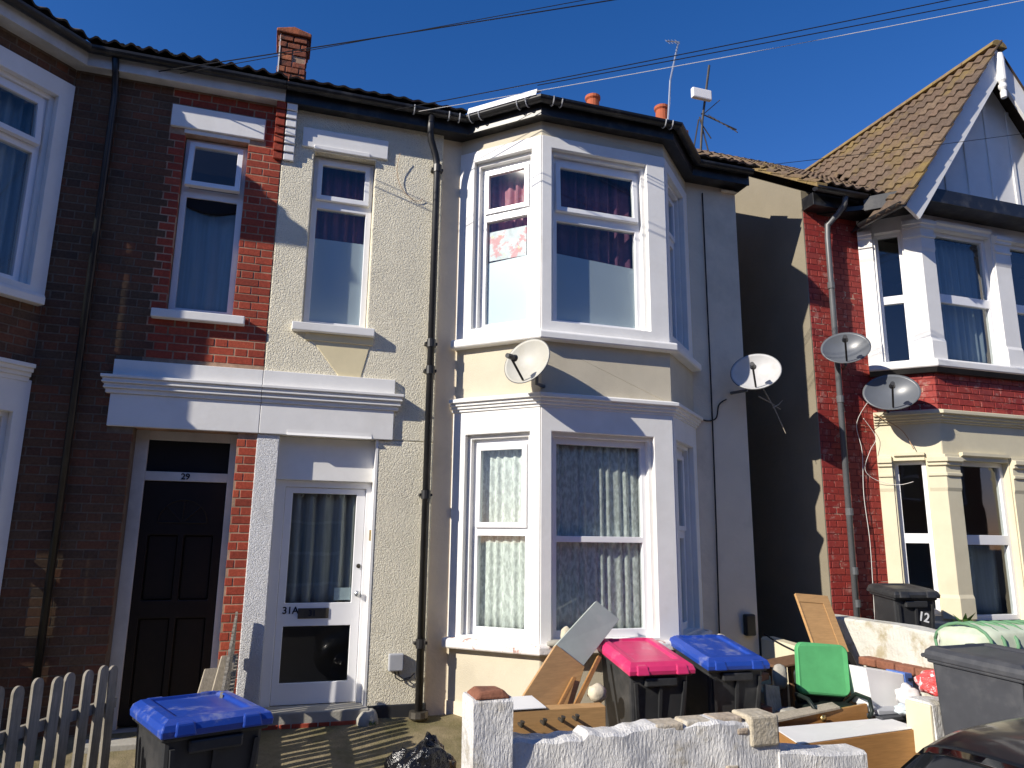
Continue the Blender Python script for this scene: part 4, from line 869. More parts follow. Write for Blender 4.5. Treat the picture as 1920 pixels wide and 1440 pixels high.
def wire(a, b, sag, r, m, label):
    A = Vector(a); B = Vector(b); one('overhead_wire', MB().tube([A.lerp(B, t)-Vector((0,0,sag*4*t*(1-t))) for t in [k/40 for k in range(41)]], r, 5), m, label, 'wire', 'overhead telephone wires')
POLE = (14.0, -7.43, 7.52)
wire((-1.28,-0.15,5.76), (POLE[0], POLE[1], POLE[2]), 0.10, 0.0054, 'black_cable', 'leftmost overhead wire, starting at the eaves of the dark brick house')
wire((-1.10,-0.15,5.78), (POLE[0], POLE[1]-0.15, POLE[2]+0.3), 0.10, 0.0036, 'black_cable', 'thin overhead wire running just above the leftmost wire')
wire((0.90,-0.22,5.77), (POLE[0], POLE[1], POLE[2]+0.1), 0.12, 0.0048, 'black_cable', 'upper dark overhead wire passing behind the tall white mast')
wire((1.14,-0.24,5.79), (POLE[0]+0.1, POLE[1], POLE[2]-0.05), 0.16, 0.003, 'white_cable', 'pale overhead wire between the two dark wires above the bay')
wire((2.20,-0.85,5.93), (POLE[0]+0.1, POLE[1], POLE[2]-0.05), 0.10, 0.0048, 'black_cable', 'lower dark overhead wire ending at the corner of the bay roof')
wire((5.3,-0.2,5.95), (POLE[0]+0.2, POLE[1]+4, POLE[2]-0.1), 0.10, 0.0036, 'black_cable', 'short overhead wire crossing low in front of the tiled gable roof')

# ================================================================== front gardens
def arc_picket(w, h, t):
    """picket with a rounded top, standing on z 0, width along x"""
    prof = [(-w/2, 0), (w/2, 0), (w/2, h-w/2)] + [(w/2*math.cos(R(15*k)), h-w/2+w/2*math.sin(R(15*k))) for k in range(1, 12)] + [(-w/2, h-w/2)]
    return MB().prism(prof, -t/2, t/2, 'y').mesh('picket')
def picket_fence(label, A, ang, n, pitch, w, htop, mname, rails, first=0, jitter=0.01, rail_h=0.03):
    """fence from A along angle ang (measured from +x), pickets as separate children"""
    z0 = gz(A[1]); t = thing('picket_fence', label, 'fence', (A[0], A[1], z0)); me = None
    d = Vector((math.cos(ang), math.sin(ang), 0)); rnd = random.Random(n)
    me = arc_picket(w, 1.0, 0.018); me.materials.append(MATS[mname])
    for i in range(first, n):
        p = d*(i*pitch+rnd.uniform(-jitter,jitter)); gzz = gz(A[1]+p.y)-0.03; top = htop(A[1]+p.y)+rnd.uniform(-0.012,0.012)
        o = bpy.data.objects.new('picket', me); COL.objects.link(o); o.parent = t
        o.location = (p.x, p.y, gzz-z0); o.rotation_euler = (0, rnd.uniform(-0.02,0.02), ang); o.scale = (1, 1, top-gzz)
    for frac in rails:
        nrm = Vector((-d.y, d.x, 0)); a = d*((first-0.4)*pitch); b = d*((n-0.5)*pitch)
        P = [a+nrm*0.012, b+nrm*0.012]; 
        za, zb = [gz(A[1]+q.y)-z0 + frac*(htop(A[1]+q.y)-gz(A[1]+q.y)) for q in P]
        vs = []
        for q, z in ((P[0],za),(P[1],zb)):
            for dn, dz in ((0,-rail_h),(0.03,-rail_h),(0.03,rail_h),(0,rail_h)): vs.append(q+nrm*dn+Vector((0,0,z+dz)))
        MB().add(vs, [(0,1,2,3),(4,7,6,5),(0,4,5,1),(1,5,6,2),(2,6,7,3),(3,7,4,0)]).build('rail', mname, t, local=True)
    return t
picket_fence('weathered grey picket fence at the bottom left corner with rounded tops', (-1.27,-2.22), R(90-32.6), 8, 0.112, 0.068, lambda y: 0.755, 'weathered_wood', (0.30, 0.78), first=-4)
picket_fence('weathered picket fence between the two front doors, seen almost end-on', (-0.20,-0.06), R(-90), 27, 0.072, 0.046, lambda y: 0.93+0.20*y, 'weathered_wood', (0.22, 0.58), jitter=0.004, rail_h=0.045)
for a, b, w, lab in (((-0.36,-0.85,-0.17),(-0.22,-0.42,0.62),0.12,'weathered plank leaning against the fence between the doors, behind the blue-lidded bin'), ((-0.46,-0.70,-0.15),(-0.34,-0.25,0.50),0.13,'second shorter weathered plank leaning beside the brick jamb')):
    a = Vector(a); b = Vector(b); s = Vector((0.8,0.3,0)).normalized()*w/2; n = (b-a).cross(s).normalized()*0.012
    one('wooden_plank', MB().hexa([a-s-n,a+s-n,a+s+n,a-s+n,b-s-n,b+s-n,b+s+n,b-s+n]), 'pale_wood', lab, 'plank', bevel=0.004)

# ---- wheelie bins
def wheelie_bin(label, loc, rz, lid_m, body_m='bin_body', w=0.57, d=0.66, h=0.98, drop=0.11, group=None):
    t = thing('wheelie_bin', label, 'wheelie bin', loc, (0,0,rz), group)
    bw, bd = w*0.80, d*0.72; W, D = w/2, d/2; hb, hf = h, h-drop
    b = MB().hexa([(-bw/2,-bd/2,0.02),(bw/2,-bd/2,0.02),(bw/2,bd/2+0.04,0.02),(-bw/2,bd/2+0.04,0.02),(-W+0.02,-D+0.02,hf),(W-0.02,-D+0.02,hf),(W-0.02,D-0.02,hb),(-W+0.02,D-0.02,hb)])
    body = b.build('body', body_m, t, bevel=0.025, local=True)
    rim = MB().hexa([(-W,-D,hf-0.06),(W,-D,hf-0.06),(W,D,hb-0.06),(-W,D,hb-0.06),(-W,-D,hf-0.012),(W,-D,hf-0.012),(W,D,hb-0.012),(-W,D,hb-0.012)]).build('rim', body_m, body, bevel=0.012, local=True)
    rb = MB()
    for x in (-W*0.78, 0.0, W*0.78):
        k = 0.86; rb.hexa([(x*k*0.85-0.012,-bd/2-0.012,0.10),(x*k*0.85+0.012,-bd/2-0.012,0.10),(x*k*0.85+0.012,-bd/2+0.02,0.10),(x*k*0.85-0.012,-bd/2+0.02,0.10),(x-0.012,-D+0.002,hf-0.10),(x+0.012,-D+0.002,hf-0.10),(x+0.012,-D+0.05,hf-0.10),(x-0.012,-D+0.05,hf-0.10)])
    rb.build('rib', body_m, body, local=True)
    MB().box(-W*0.5, W*0.5, -D-0.012, -D+0.05, hf-0.13, hf-0.062).build('front_grip', body_m, body, bevel=0.012, local=True)
    # lid: skirt, raised border, sunken centre panel
    sl = (hb-hf)/(2*D); L = lambda x, y, z: (x, y, hf+sl*(y+D)+z)
    loops = []
    def loop(mx, my, z, front=0.0): return [L(-W-mx,-D-my-front,z), L(W+mx,-D-my-front,z), L(W+mx,D+my*0.3,z), L(-W-mx,D+my*0.3,z)]
    for mx, my, z in ((0.012,0.03,-0.035),(0.014,0.035,0.0),(0.002,0.02,0.03),(-0.035,-0.03,0.052),(-0.085,-0.085,0.054),(-0.105,-0.105,0.034),(-0.20,-0.22,0.040)): loops.append(loop(mx,my,z))
    vs = [p for l in loops for p in l]; fs = []
    for i in range(len(loops)-1):
        for k in range(4): fs.append((i*4+k, i*4+(k+1)%4, (i+1)*4+(k+1)%4, (i+1)*4+k))
    fs += [(3,2,1,0), tuple(len(vs)-4+k for k in range(4))]
    lid = MB().add(vs, fs).build('lid', lid_m, t, bevel=0.014, local=True)
    for x in (-W*0.62, W*0.62): MB().hexa([L(x-0.06,-D-0.05,-0.03),L(x+0.06,-D-0.05,-0.03),L(x+0.05,-D+0.03,-0.03),L(x-0.05,-D+0.03,-0.03),L(x-0.05,-D-0.03,0.035),L(x+0.05,-D-0.03,0.035),L(x+0.045,-D+0.03,0.045),L(x-0.045,-D+0.03,0.045)]).build('lid_grip', lid_m, lid, bevel=0.012, local=True)
    for x in (-W*0.55, W*0.55): MB().box(x-0.05, x+0.05, D-0.02, D+0.06, hb-0.03, hb+0.045).build('hinge', lid_m, lid, bevel=0.012, local=True)
    MB().tube([(-W*0.9,D+0.06,hb-0.02),(W*0.9,D+0.06,hb-0.02)], 0.016, 8).build('handle', body_m, t, local=True)
    for s in (-1, 1):
        MB().lathe([(0.0,-0.025),(0.07,-0.03),(0.10,-0.025),(0.10,0.025),(0.07,0.03),(0.0,0.025)], 18, Matrix.Translation((s*(bw/2+0.02), bd/2+0.03, 0.10)) @ Matrix.Rotation(R(90),4,'Y')).build('wheel', 'tyre', t, local=True)
    return t
BG = 'wheelie bins in the front gardens'
wheelie_bin('blue-lidded wheelie bin on the path in front of the white door', (-0.30, -2.02, -0.50), R(21), 'lid_blue', h=1.03, w=0.58, d=0.66, drop=0.0, group=BG)
wheelie_bin('pink-lidded black wheelie bin behind the white garden wall', (3.10, -1.06, -0.30), R(-2), 'lid_pink', h=0.95, w=0.56, d=0.66, group=BG)
wheelie_bin('blue-lidded black wheelie bin right of the pink-lidded one', (3.86, -1.00, -0.28), R(-3), 'lid_blue', h=0.93, w=0.56, d=0.66, group=BG)
wheelie_bin('large dark grey wheelie bin at the right edge in front of the garden wall', (5.27, -2.62, -0.53), R(6), 'bin_grey', 'bin_grey', h=1.26, w=0.74, d=0.72, drop=0.04, group=BG)
bb = wheelie_bin('black wheelie bin with white lettering below the cream bay', (6.44, -0.55, -0.12), R(-8), 'bin_body', h=1.20, w=0.50, d=0.40, drop=0.04, group=BG)
bl_ = [c for c in bb.children if c.name.startswith('body')][0]
def btext(body, size, x, z, tilt=0):
    cu = bpy.data.curves.new('lettering', 'FONT'); cu.body = body; cu.size = size; cu.extrude = 0.001; cu.align_x = 'CENTER'; cu.align_y = 'CENTER'; cu.offset = size*0.02
    tmp = bpy.data.objects.new('tmp', cu); COL.objects.link(tmp)
    me = bpy.data.meshes.new_from_object(tmp.evaluated_get(bpy.context.evaluated_depsgraph_get())); bpy.data.objects.remove(tmp)
    y = -0.20+0.02+0.036*(1.16-z)/1.14-0.004
    me.transform(Matrix.Translation((x, y, z)) @ Matrix.Rotation(tilt,4,'Y') @ Matrix.Rotation(R(90),4,'X'))
    o = bpy.data.objects.new('lettering', me); COL.objects.link(o); me.materials.append(MATS['white_ink']); o.parent = bl_
btext('12', 0.13, 0.09, 0.93, 0.25)

# ---- low front wall, white render broken away to brick
def rough_wall(mb, x0, x1, y0, y1, zb, top, nx, seed, amp=0.012):
    rnd = random.Random(seed); ph = [rnd.uniform(0,9) for _ in range(6)]
    def jit(x, z, k): return amp*(math.sin(7*x+ph[k]+4*z)+0.6*math.sin(17*x+11*z+ph[k+1]))
    nz = 6; xs = [x0+(x1-x0)*i/nx for i in range(nx+1)]
    rings = []
    for x in xs:
        zt = top(x); ring = []
        for j in range(nz+1): z = zb+(zt-0.02-zb)*j/nz; ring.append((x, y0+jit(x,z,0), z))
        ring.append((x, y0+0.025+jit(x,zt,0), zt)); ring.append((x, y1-0.025+jit(x,zt,2), zt))
        for j in range(nz, -1, -1): z = zb+(zt-0.02-zb)*j/nz; ring.append((x, y1+jit(x,z,2), z))
        rings.append(ring)
    k = len(rings[0]); vs = [p for r in rings for p in r]
    fs = [(i*k+j, (i+1)*k+j, (i+1)*k+(j+1)%k, i*k+(j+1)%k) for i in range(nx) for j in range(k)] + [tuple(range(k)), tuple(nx*k+j for j in range(k))[::-1]]
    return mb.add(vs, fs)
FW = thing('garden_wall', 'low broken white rendered garden wall with brick-topped gate pier in the foreground', 'garden wall', (2.6, -2.28, -0.53))
def wtop(x): return 0.365+0.009*math.sin(5.1*x)+0.008*math.sin(13*x+1)+0.005*math.sin(41*x)+(-0.03 if x < 2.0 else 0.0)
rough_wall(MB(), 1.50, 3.44, -2.38, -2.18, -0.58, wtop, 60, 1).build('wall', 'old_wall_render', FW)
rough_wall(MB(), 3.42, 4.14, -2.40, -2.16, -0.58, lambda x: 0.14+0.02*math.sin(6*x)-0.02*max(0,x-3.9)*4, 22, 2).build('wall', 'old_wall_render', FW)
rough_wall(MB(), 1.255, 1.505, -2.42, -2.15, -0.58, lambda x: 0.60, 10, 3, 0.008).build('gate_pier', 'old_wall_render', FW)
MB().hexa([(1.262,-2.41,0.595),(1.498,-2.41,0.595),(1.498,-2.16,0.595),(1.262,-2.16,0.595),(1.30,-2.39,0.635),(1.45,-2.385,0.648),(1.46,-2.19,0.632),(1.31,-2.20,0.642)]).build('brick_cap', 'rust_brick', FW, bevel=0.015)
for k, (x0, x1) in enumerate(((2.50,2.72),(2.73,2.94),(2.95,3.18))):
    MB().box(x0, x1-0.012, -2.372+0.008*(k%3), -2.20, 0.325+0.006*(k%2), 0.376+0.006*((k*7)%3)).build('brick', 'old_brick', FW, bevel=0.012)
MB().box(3.20, 3.425, -2.404, -2.17, 0.20, 0.395).build('brick', 'old_brick', FW, bevel=0.016)
MB().box(3.10, 3.19, -2.392, -2.3, 0.28, 0.32).build('brick', 'old_brick', FW, bevel=0.012)
for x0, x1, z0, z1 in ((2.62,2.82,-0.02,0.05),(2.83,3.0,-0.01,0.06),(2.30,2.45,-0.02,0.04),(3.0,3.1,0.05,0.10)):
    MB().box(x0, x1, -2.400, -2.3, z0, z1).build('brick', 'old_brick', FW, bevel=0.014)
RW = thing('garden_wall', 'short cream and white wall stub with rough render beside the grey bin', 'garden wall', (5.6, -2.1, -0.53))
rough_wall(MB(), 4.97, 6.6, -2.22, -1.96, -0.58, lambda x: 0.345+0.01*math.sin(9*x), 36, 4, 0.008).build('wall', 'old_wall_render', RW)
MB().box(4.945, 4.972, -2.21, -1.965, -0.05, 0.335).build('render_edge', 'cream_paint', RW, bevel=0.01)
MB().box(4.93, 6.5, -2.23, -1.95, -0.6, -0.06).build('footing', 'cream_paint', RW, bevel=0.02)
SW = thing('boundary_wall', 'stained whitish rendered wall between the two front gardens at right', 'garden wall', (5.8, -0.95, -0.2))
sw = MB(); rough_wall(sw, -1.75, -0.12, 5.68, 5.92, -0.4, lambda y: 0.80-0.05*max(0,-y-1.2), 40, 5, 0.010)
sw.v = [(p[1], p[0], p[2]) for p in sw.v]; sw.build('wall', 'stained_render', SW)
for k in range(4): MB().box(5.56, 5.70, -1.02-k*0.225, -0.81-k*0.225, 0.40, 0.475).build('brick', 'rust_brick', SW, bevel=0.014)
CW = MB(); rough_wall(CW, -1.0, 0.06, 5.09, 5.27, -0.3, lambda y: 0.56+0.05*y, 20, 6, 0.005); CW.v = [(p[1], p[0], p[2]) for p in CW.v]
one('boundary_wall', CW, 'cream_paint', 'low cream wall beside the dark side passage, behind the green chair', 'garden wall')
# striped bedding roll on the far wall
bg = thing('bedding_roll', 'green and white striped plastic bedding heaped on the wall at the right edge', 'bedding', (5.95,-1.95,0.60))
def blob(cx, cy, cz, rx, ry, rz, seed, n=22, m=14, amp=0.12, pw=2.4, flat=None):
    rnd = random.Random(seed); ph = [rnd.uniform(0,9) for _ in range(8)]
    def sg(v, p): return math.copysign(abs(v)**p, v)
    def fn(u, v):
        a = u*2*math.pi; b = (v-0.5)*math.pi; e = 2/pw
        x = sg(math.cos(b),e)*sg(math.cos(a),e); y = sg(math.cos(b),e)*sg(math.sin(a),e); z = sg(math.sin(b),e)
        k = 1+amp*(math.sin(3*x+ph[0])*math.sin(4*y+ph[1])+0.6*math.sin(7*z+5*x+ph[2])+0.5*math.sin(11*y+ph[3]+6*z))
        zz = cz+rz*z*k
        if flat is not None: zz = max(zz, flat)
        return (cx+rx*x*k, cy+ry*y*k, zz)
    return MB().grid(fn, n, m)
blob(5.98,-1.98,0.74,0.46,0.26,0.15,4,amp=0.06,pw=4,flat=0.62).build('roll', 'green_check', bg, smooth=True)
for k in range(6):
    x = 5.60+k*0.14; MB().tube([(x+0.02*math.sin(a),-1.98+0.275*math.cos(a),0.745+0.158*math.sin(a)) for a in [R(20*j) for j in range(19)]], 0.014, 6).build('stripe', 'green_stripe', bg, smooth=True)
one('roof_tile', MB().box(5.62, 6.5, -2.28, -2.05, 0.585, 0.625), 'rust_brick', 'reddish flat tile lying under the striped bedding', 'tile', bevel=0.012)

# ---- rubbish by the bay: leaning boards, rack, stones
def board(name, q, th, m, label, cat, bevel=0.003):
    a, b, c, d = [Vector(p) for p in q]; n = (b-a).cross(d-a).normalized()*th
    if n.y < 0: n = -n
    return one(name, MB().hexa([a,b,b+n,a+n,d,c,c+n,d+n]), m, label, cat, bevel=bevel)
board('wooden_board', [(2.34,-0.97,0.69),(2.58,-0.99,0.52),(3.06,-0.71,0.86),(2.84,-0.70,1.02)], 0.04, 'grey_board', 'grey-green end of a long board leaning on the bay sill left of the pink bin', 'board')
board('wooden_board', [(1.82,-1.36,0.24),(2.28,-1.32,0.10),(2.59,-1.005,0.52),(2.345,-0.985,0.70)], 0.05, 'oak_veneer', 'tan wooden board leaning below the grey-green one, left of the pink bin', 'board')
board('wooden_stick', [(2.28,-1.36,0.20),(2.32,-1.36,0.18),(2.74,-1.02,0.59),(2.71,-1.02,0.61)], 0.03, 'oak_dark', 'longer thin wooden batten leaning beside the pink bin', 'batten')
board('wooden_stick', [(2.16,-1.36,0.22),(2.19,-1.36,0.20),(2.47,-1.12,0.46),(2.44,-1.12,0.47)], 0.03, 'oak_dark', 'shorter thin wooden batten leaning under the tan board', 'batten')
rk = thing('coat_rack', 'wooden rail with dark pegs lying behind the garden wall, left of the pink bin', 'coat rack', (2.1,-1.6,-0.3))
MB().hexa([(1.70,-1.62,-0.30),(2.50,-1.60,-0.30),(2.50,-1.50,-0.30),(1.70,-1.52,-0.30),(1.70,-1.62,0.345),(2.50,-1.60,0.335),(2.50,-1.50,0.345),(1.70,-1.52,0.355)]).build('board', 'oak_veneer', rk, bevel=0.004)
MB().hexa([(1.66,-1.63,0.352),(2.02,-1.62,0.350),(2.02,-1.30,0.37),(1.66,-1.32,0.372),(1.66,-1.63,0.362),(2.02,-1.62,0.360),(2.02,-1.30,0.38),(1.66,-1.32,0.382)]).build('shelf', 'white_board', rk, bevel=0.003)
for x, z in ((1.81,0.26),(1.98,0.265),(2.12,0.275),(2.23,0.28)):
    MB().tube([(x,-1.615,z),(x,-1.68,z-0.005),(x+0.004,-1.69,z+0.03)], [0.012,0.012,0.018], 8).build('peg', 'dark_metal', rk)
def stone(c, r, label, seed, m='stone'): return one('stone', blob(c[0],c[1],c[2],r[0],r[1],r[2],seed,16,10,0.08,2.2), m, label, 'stone', smooth=True)
stone((2.60,-1.22,0.35), (0.075,0.07,0.07), 'round pale stone between the leaning battens and the pink bin', 1)
stone((2.55,-0.70,0.73), (0.05,0.05,0.075), 'pale stone standing on the bay sill behind the leaning board', 2)
stone((2.47,-0.70,0.67), (0.10,0.05,0.03), 'flat grey rubble on the bay sill beside the leaning board', 3, 'concrete')
stone((4.13,-0.66,0.66), (0.05,0.05,0.04), 'small pale stone on the bay sill above the blue bin lid', 4)
stone((0.94,-0.08,-0.01), (0.10,0.08,0.10), 'pale rounded lump at the wall foot right of the doorstep', 6, 'concrete')
stone((4.62,-0.85,0.33), (0.07,0.05,0.11), 'dark rounded stone between the blue bin and the low cream wall', 7, 'concrete')
# black refuse sack
from mathutils import noise as mnoise
sk = blob(1.04,-1.95,-0.10,0.25,0.24,0.40,12,72,44,0.07,2.2)
def crumple(p, c, amt):
    v = Vector(p); d = (v-Vector(c)); n = d.normalized()
    r1 = 1-abs(mnoise.noise(v*5.5)); r2 = 1-abs(mnoise.noise(v*12+Vector((3,1,7)))); r3 = 1-abs(mnoise.noise(Vector((v.x*18,v.y*18,v.z*6))))
    return tuple(v + n*amt*((r1**3-0.5)*1.0+(r2**3-0.5)*0.55+(r3**4-0.4)*0.35))
sk.v = [crumple(p, (1.04,-1.95,-0.10), 0.042) for p in sk.v]
sk.v = [(x, y, max(z-0.05, -0.46)) for x, y, z in sk.v]
sk.tube([(1.05,-1.95,0.22),(1.07,-1.96,0.27),(1.10,-1.95,0.285)], [0.05,0.022,0.05], 10)
one('refuse_sack', sk, 'black_bag', 'shiny black refuse sack on the path left of the gate pier', 'bag', smooth=True)
# ---- rubbish at the right: panel, chair, table, cabinet, crate, bags
pn = thing('wardrobe_panel', 'tall tan framed wardrobe panel leaning against the low wall behind the green chair', 'panel', (5.2,-0.85,-0.1))
def quadT(a, b, d):
    a = Vector(a); x = (Vector(b)-a).normalized(); z = (Vector(d)-a); z = (z-x*z.dot(x)); hgt = z.length; z.normalize(); y = z.cross(x)
    return Matrix(((x.x,y.x,z.x,a.x),(x.y,y.y,z.y,a.y),(x.z,y.z,z.z,a.z),(0,0,0,1))), (Vector(b)-Vector(a)).length, hgt
Tp, wp, hp = quadT((5.03,-1.12,0.0), (5.42,-1.12,-0.03), (5.0,-0.52,1.06))
sh = Matrix.Identity(4)
MB().box(0, wp, 0.006, 0.028, 0, hp, Tp).build('panel', 'oak_veneer', pn, bevel=0.002)
MB().panel(0, wp, 0, hp, 0.0, 0.0055, [(0.012, wp-0.09, 0.02, hp-0.09)], Tp).build('frame', 'oak_veneer', pn, bevel=0.001)
board('wooden_board', [(5.40,-1.18,-0.15),(5.52,-1.16,-0.18),(5.50,-0.85,0.42),(5.38,-0.86,0.44)], 0.03, 'bin_grey', 'dark board leaning right of the green chair', 'board')
chair = thing('office_chair', 'green office chair with black frame among the rubbish', 'chair', (4.80,-1.20,-0.25), (0,0,R(-14)))
def slab(w, h, t, r, T, bow=0.03):
    n = 8; out = []
    for cx, cz, a0 in ((w/2-r,h-r,0),(-w/2+r,h-r,90),(-w/2+r,r,180),(w/2-r,r,270)):
        for k in range(n+1): a = R(a0+90*k/n); out.append((cx+r*math.cos(a), cz+r*math.sin(a)))
    m = len(out); vs = []
    for y, s in ((-t/2,0.96),(-t/2+0.012,1.0),(t/2-0.012,1.0),(t/2,0.96)):
        for x, z in out: vs.append((x*s, y+bow*(2*x/w)**2*-1, h/2+(z-h/2)*s))
    fs = [(i*m+k,i*m+(k+1)%m,(i+1)*m+(k+1)%m,(i+1)*m+k) for i in range(3) for k in range(m)] + [tuple(range(m))[::-1], tuple(3*m+k for k in range(m))]
    return MB().add(vs, fs, T)
slab(0.47,0.44,0.07,0.07, Matrix.Translation((0.0,0.02,0.47)) @ Matrix.Rotation(R(-8),4,'X') @ Matrix.Rotation(R(4),4,'Y')).build('backrest', 'green_fabric', chair, local=True, smooth=False)
slab(0.45,0.30,0.03,0.07, Matrix.Translation((0.0,0.075,0.40)) @ Matrix.Rotation(R(-8),4,'X')).build('back_shell', 'chair_frame', chair, local=True)
slab(0.47,0.45,0.07,0.08, Matrix.Translation((0.03,-0.22,0.40)) @ Matrix.Rotation(R(90),4,'X') @ Matrix.Translation((0,0,-0.42))).build('seat', 'chair_frame', chair, local=True)
for s in (-1, 1):
    MB().tube([(s*0.22,0.02,0.42),(s*0.27,-0.06,0.50),(s*0.27,-0.28,0.50),(s*0.24,-0.36,0.42),(s*0.22,-0.34,0.36)], 0.018, 8).build('armrest', 'chair_frame', chair, local=True, smooth=True)
MB().tube([(0,0.0,0.38),(0,0.0,0.10)], 0.03, 10).build('column', 'chair_frame', chair, local=True)
for k in range(5):
    a = R(72*k+20); MB().tube([(0,0,0.11),(0.16*math.cos(a),0.16*math.sin(a),0.09),(0.27*math.cos(a),0.27*math.sin(a),0.05)], [0.025,0.02,0.016], 8).build('foot', 'chair_frame', chair, local=True)
tb = thing('side_table', 'small dark wooden table half hidden behind the green chair', 'table', (4.78,-0.70,-0.16))
MB().prism([(4.60,0.40),(5.02,0.45),(5.02,0.475),(4.60,0.425)], -0.86, -0.55, 'y').build('table_top', 'table_wood', tb, bevel=0.006)
for x, y in ((4.67,-0.82),(4.95,-0.82),(4.67,-0.60),(4.95,-0.60)): MB().hexa([(x-0.02,y-0.02,-0.2),(x+0.02,y-0.02,-0.2),(x+0.02,y+0.02,-0.2),(x-0.02,y+0.02,-0.2),(x-0.03,y-0.03,0.41),(x+0.03,y-0.03,0.41),(x+0.03,y+0.03,0.41),(x-0.03,y+0.03,0.41)]).build('leg', 'table_wood', tb)
for i, (c, r, mm, lb) in enumerate((((4.36,-0.95,0.18),(0.09,0.07,0.10),'stone','broken pale block right of the blue bin'), ((4.40,-1.25,0.02),(0.10,0.09,0.13),'concrete','grey rubble block low behind the garden wall'), ((4.55,-0.9,-0.02),(0.14,0.1,0.09),'purple_rubble','purplish rubble under the small table'), ((4.45,-0.75,0.30),(0.10,0.08,0.05),'stone','flat pale stone slab right of the blue bin'))):
    one('rubble', blob(*c,*r,20+i,14,10,0.05,5), mm, lb, 'rubble')
cb = thing('cabinet', 'wooden cabinet lying on its back with white top, behind the broken wall end', 'cabinet', (4.45,-1.8,-0.4), (0,0,0))
MB().hexa([(3.85,-2.05,-0.48),(5.04,-2.03,-0.50),(5.12,-1.60,-0.40),(3.95,-1.60,-0.40),(3.85,-2.05,0.085),(5.04,-2.03,0.125),(5.12,-1.60,0.105),(3.95,-1.60,0.095)]).build('body', 'oak_dark', cb, bevel=0.003)
MB().hexa([(3.855,-2.04,0.0865),(5.00,-2.02,0.1265),(5.10,-1.61,0.1065),(3.96,-1.61,0.0965),(3.855,-2.04,0.094),(5.00,-2.02,0.134),(5.10,-1.61,0.113),(3.96,-1.61,0.103)]).build('top_panel', 'white_board', cb, bevel=0.002)
dw = thing('drawer_front', 'wooden drawer front with brass knob behind the white-topped cabinet', 'drawer', (4.5,-1.5,-0.3))
MB().hexa([(4.02,-1.52,-0.35),(5.02,-1.50,-0.35),(5.02,-1.47,-0.35),(4.02,-1.49,-0.35),(4.02,-1.52,0.12),(5.00,-1.50,0.205),(5.00,-1.47,0.205),(4.02,-1.49,0.12)]).build('board', 'oak_dark', dw, bevel=0.003)
MB().lathe([(0.0,0),(0.012,0),(0.012,0.02),(0.028,0.028),(0.028,0.04),(0.0,0.048)], 14, Matrix.Translation((4.50,-1.51,0.125)) @ Matrix.Rotation(R(90),4,'X')).build('knob', 'brass', dw, smooth=True)
wb = thing('packing_box', 'white packing box with blue printed edge standing behind the cabinet', 'box', (5.25,-1.4,0.12))
MB().hexa([(5.09,-1.46,0.16),(5.47,-1.46,0.15),(5.47,-1.22,0.15),(5.09,-1.22,0.16),(5.05,-1.46,0.485),(5.46,-1.46,0.42),(5.46,-1.22,0.42),(5.05,-1.22,0.485)]).build('box', 'white_board', wb, bevel=0.006)
MB().hexa([(5.475,-1.465,0.12),(5.57,-1.45,0.12),(5.57,-1.25,0.12),(5.475,-1.25,0.12),(5.465,-1.465,0.43),(5.565,-1.45,0.42),(5.565,-1.25,0.42),(5.465,-1.25,0.43)]).build('printed_side', 'blue_card', wb, bevel=0.004)
for z, w in ((0.36,0.05),(0.30,0.03),(0.26,0.045)): MB().box(5.50, 5.50+w, -1.47, -1.464, z, z+0.025).build('print_mark', 'ink', wb)
cr = thing('crate', 'dark grey plastic crate below the white packing box', 'crate', (5.25,-1.5,-0.2))
c_ = MB().panel(5.0, 5.50, -0.25, 0.10, -1.66, -1.64, [(5.06,5.44,-0.15,-0.02)]); c_.panel(5.0,5.50,-0.25,0.10,-1.33,-1.31,[(5.06,5.44,-0.15,-0.02)]); c_.box(5.0,5.018,-1.64,-1.33,-0.25,0.10); c_.box(5.482,5.5,-1.64,-1.33,-0.25,0.10); c_.box(4.985,5.515,-1.675,-1.30,0.10,0.13); c_.build('shell', 'bin_grey', cr, bevel=0.004)
MB().hexa([(5.02,-1.6,0.131),(5.5,-1.6,0.131),(5.5,-1.35,0.131),(5.02,-1.35,0.131),(5.02,-1.6,0.17),(5.5,-1.6,0.15),(5.5,-1.35,0.16),(5.02,-1.35,0.18)]).build('lid', 'meter_plastic', cr, bevel=0.006)
one('carrier_bag', blob(5.40,-1.85,0.42,0.14,0.12,0.10,31,24,16,0.14,2.2), 'red_bag', 'crumpled red and white carrier bag on the wall stub', 'bag', smooth=True)
one('carrier_bag', blob(5.60,-1.95,0.42,0.17,0.12,0.11,33,24,16,0.14,2.4), 'navy_bag', 'crumpled dark blue and silver bag on the wall stub beside the grey bin', 'bag', smooth=True)
one('meter_cover', MB().box(4.88,5.00,0.0,0.069,0.58,0.80), 'black_plastic', 'small black box at the foot of the shaded grey wall', 'box', bevel=0.015)
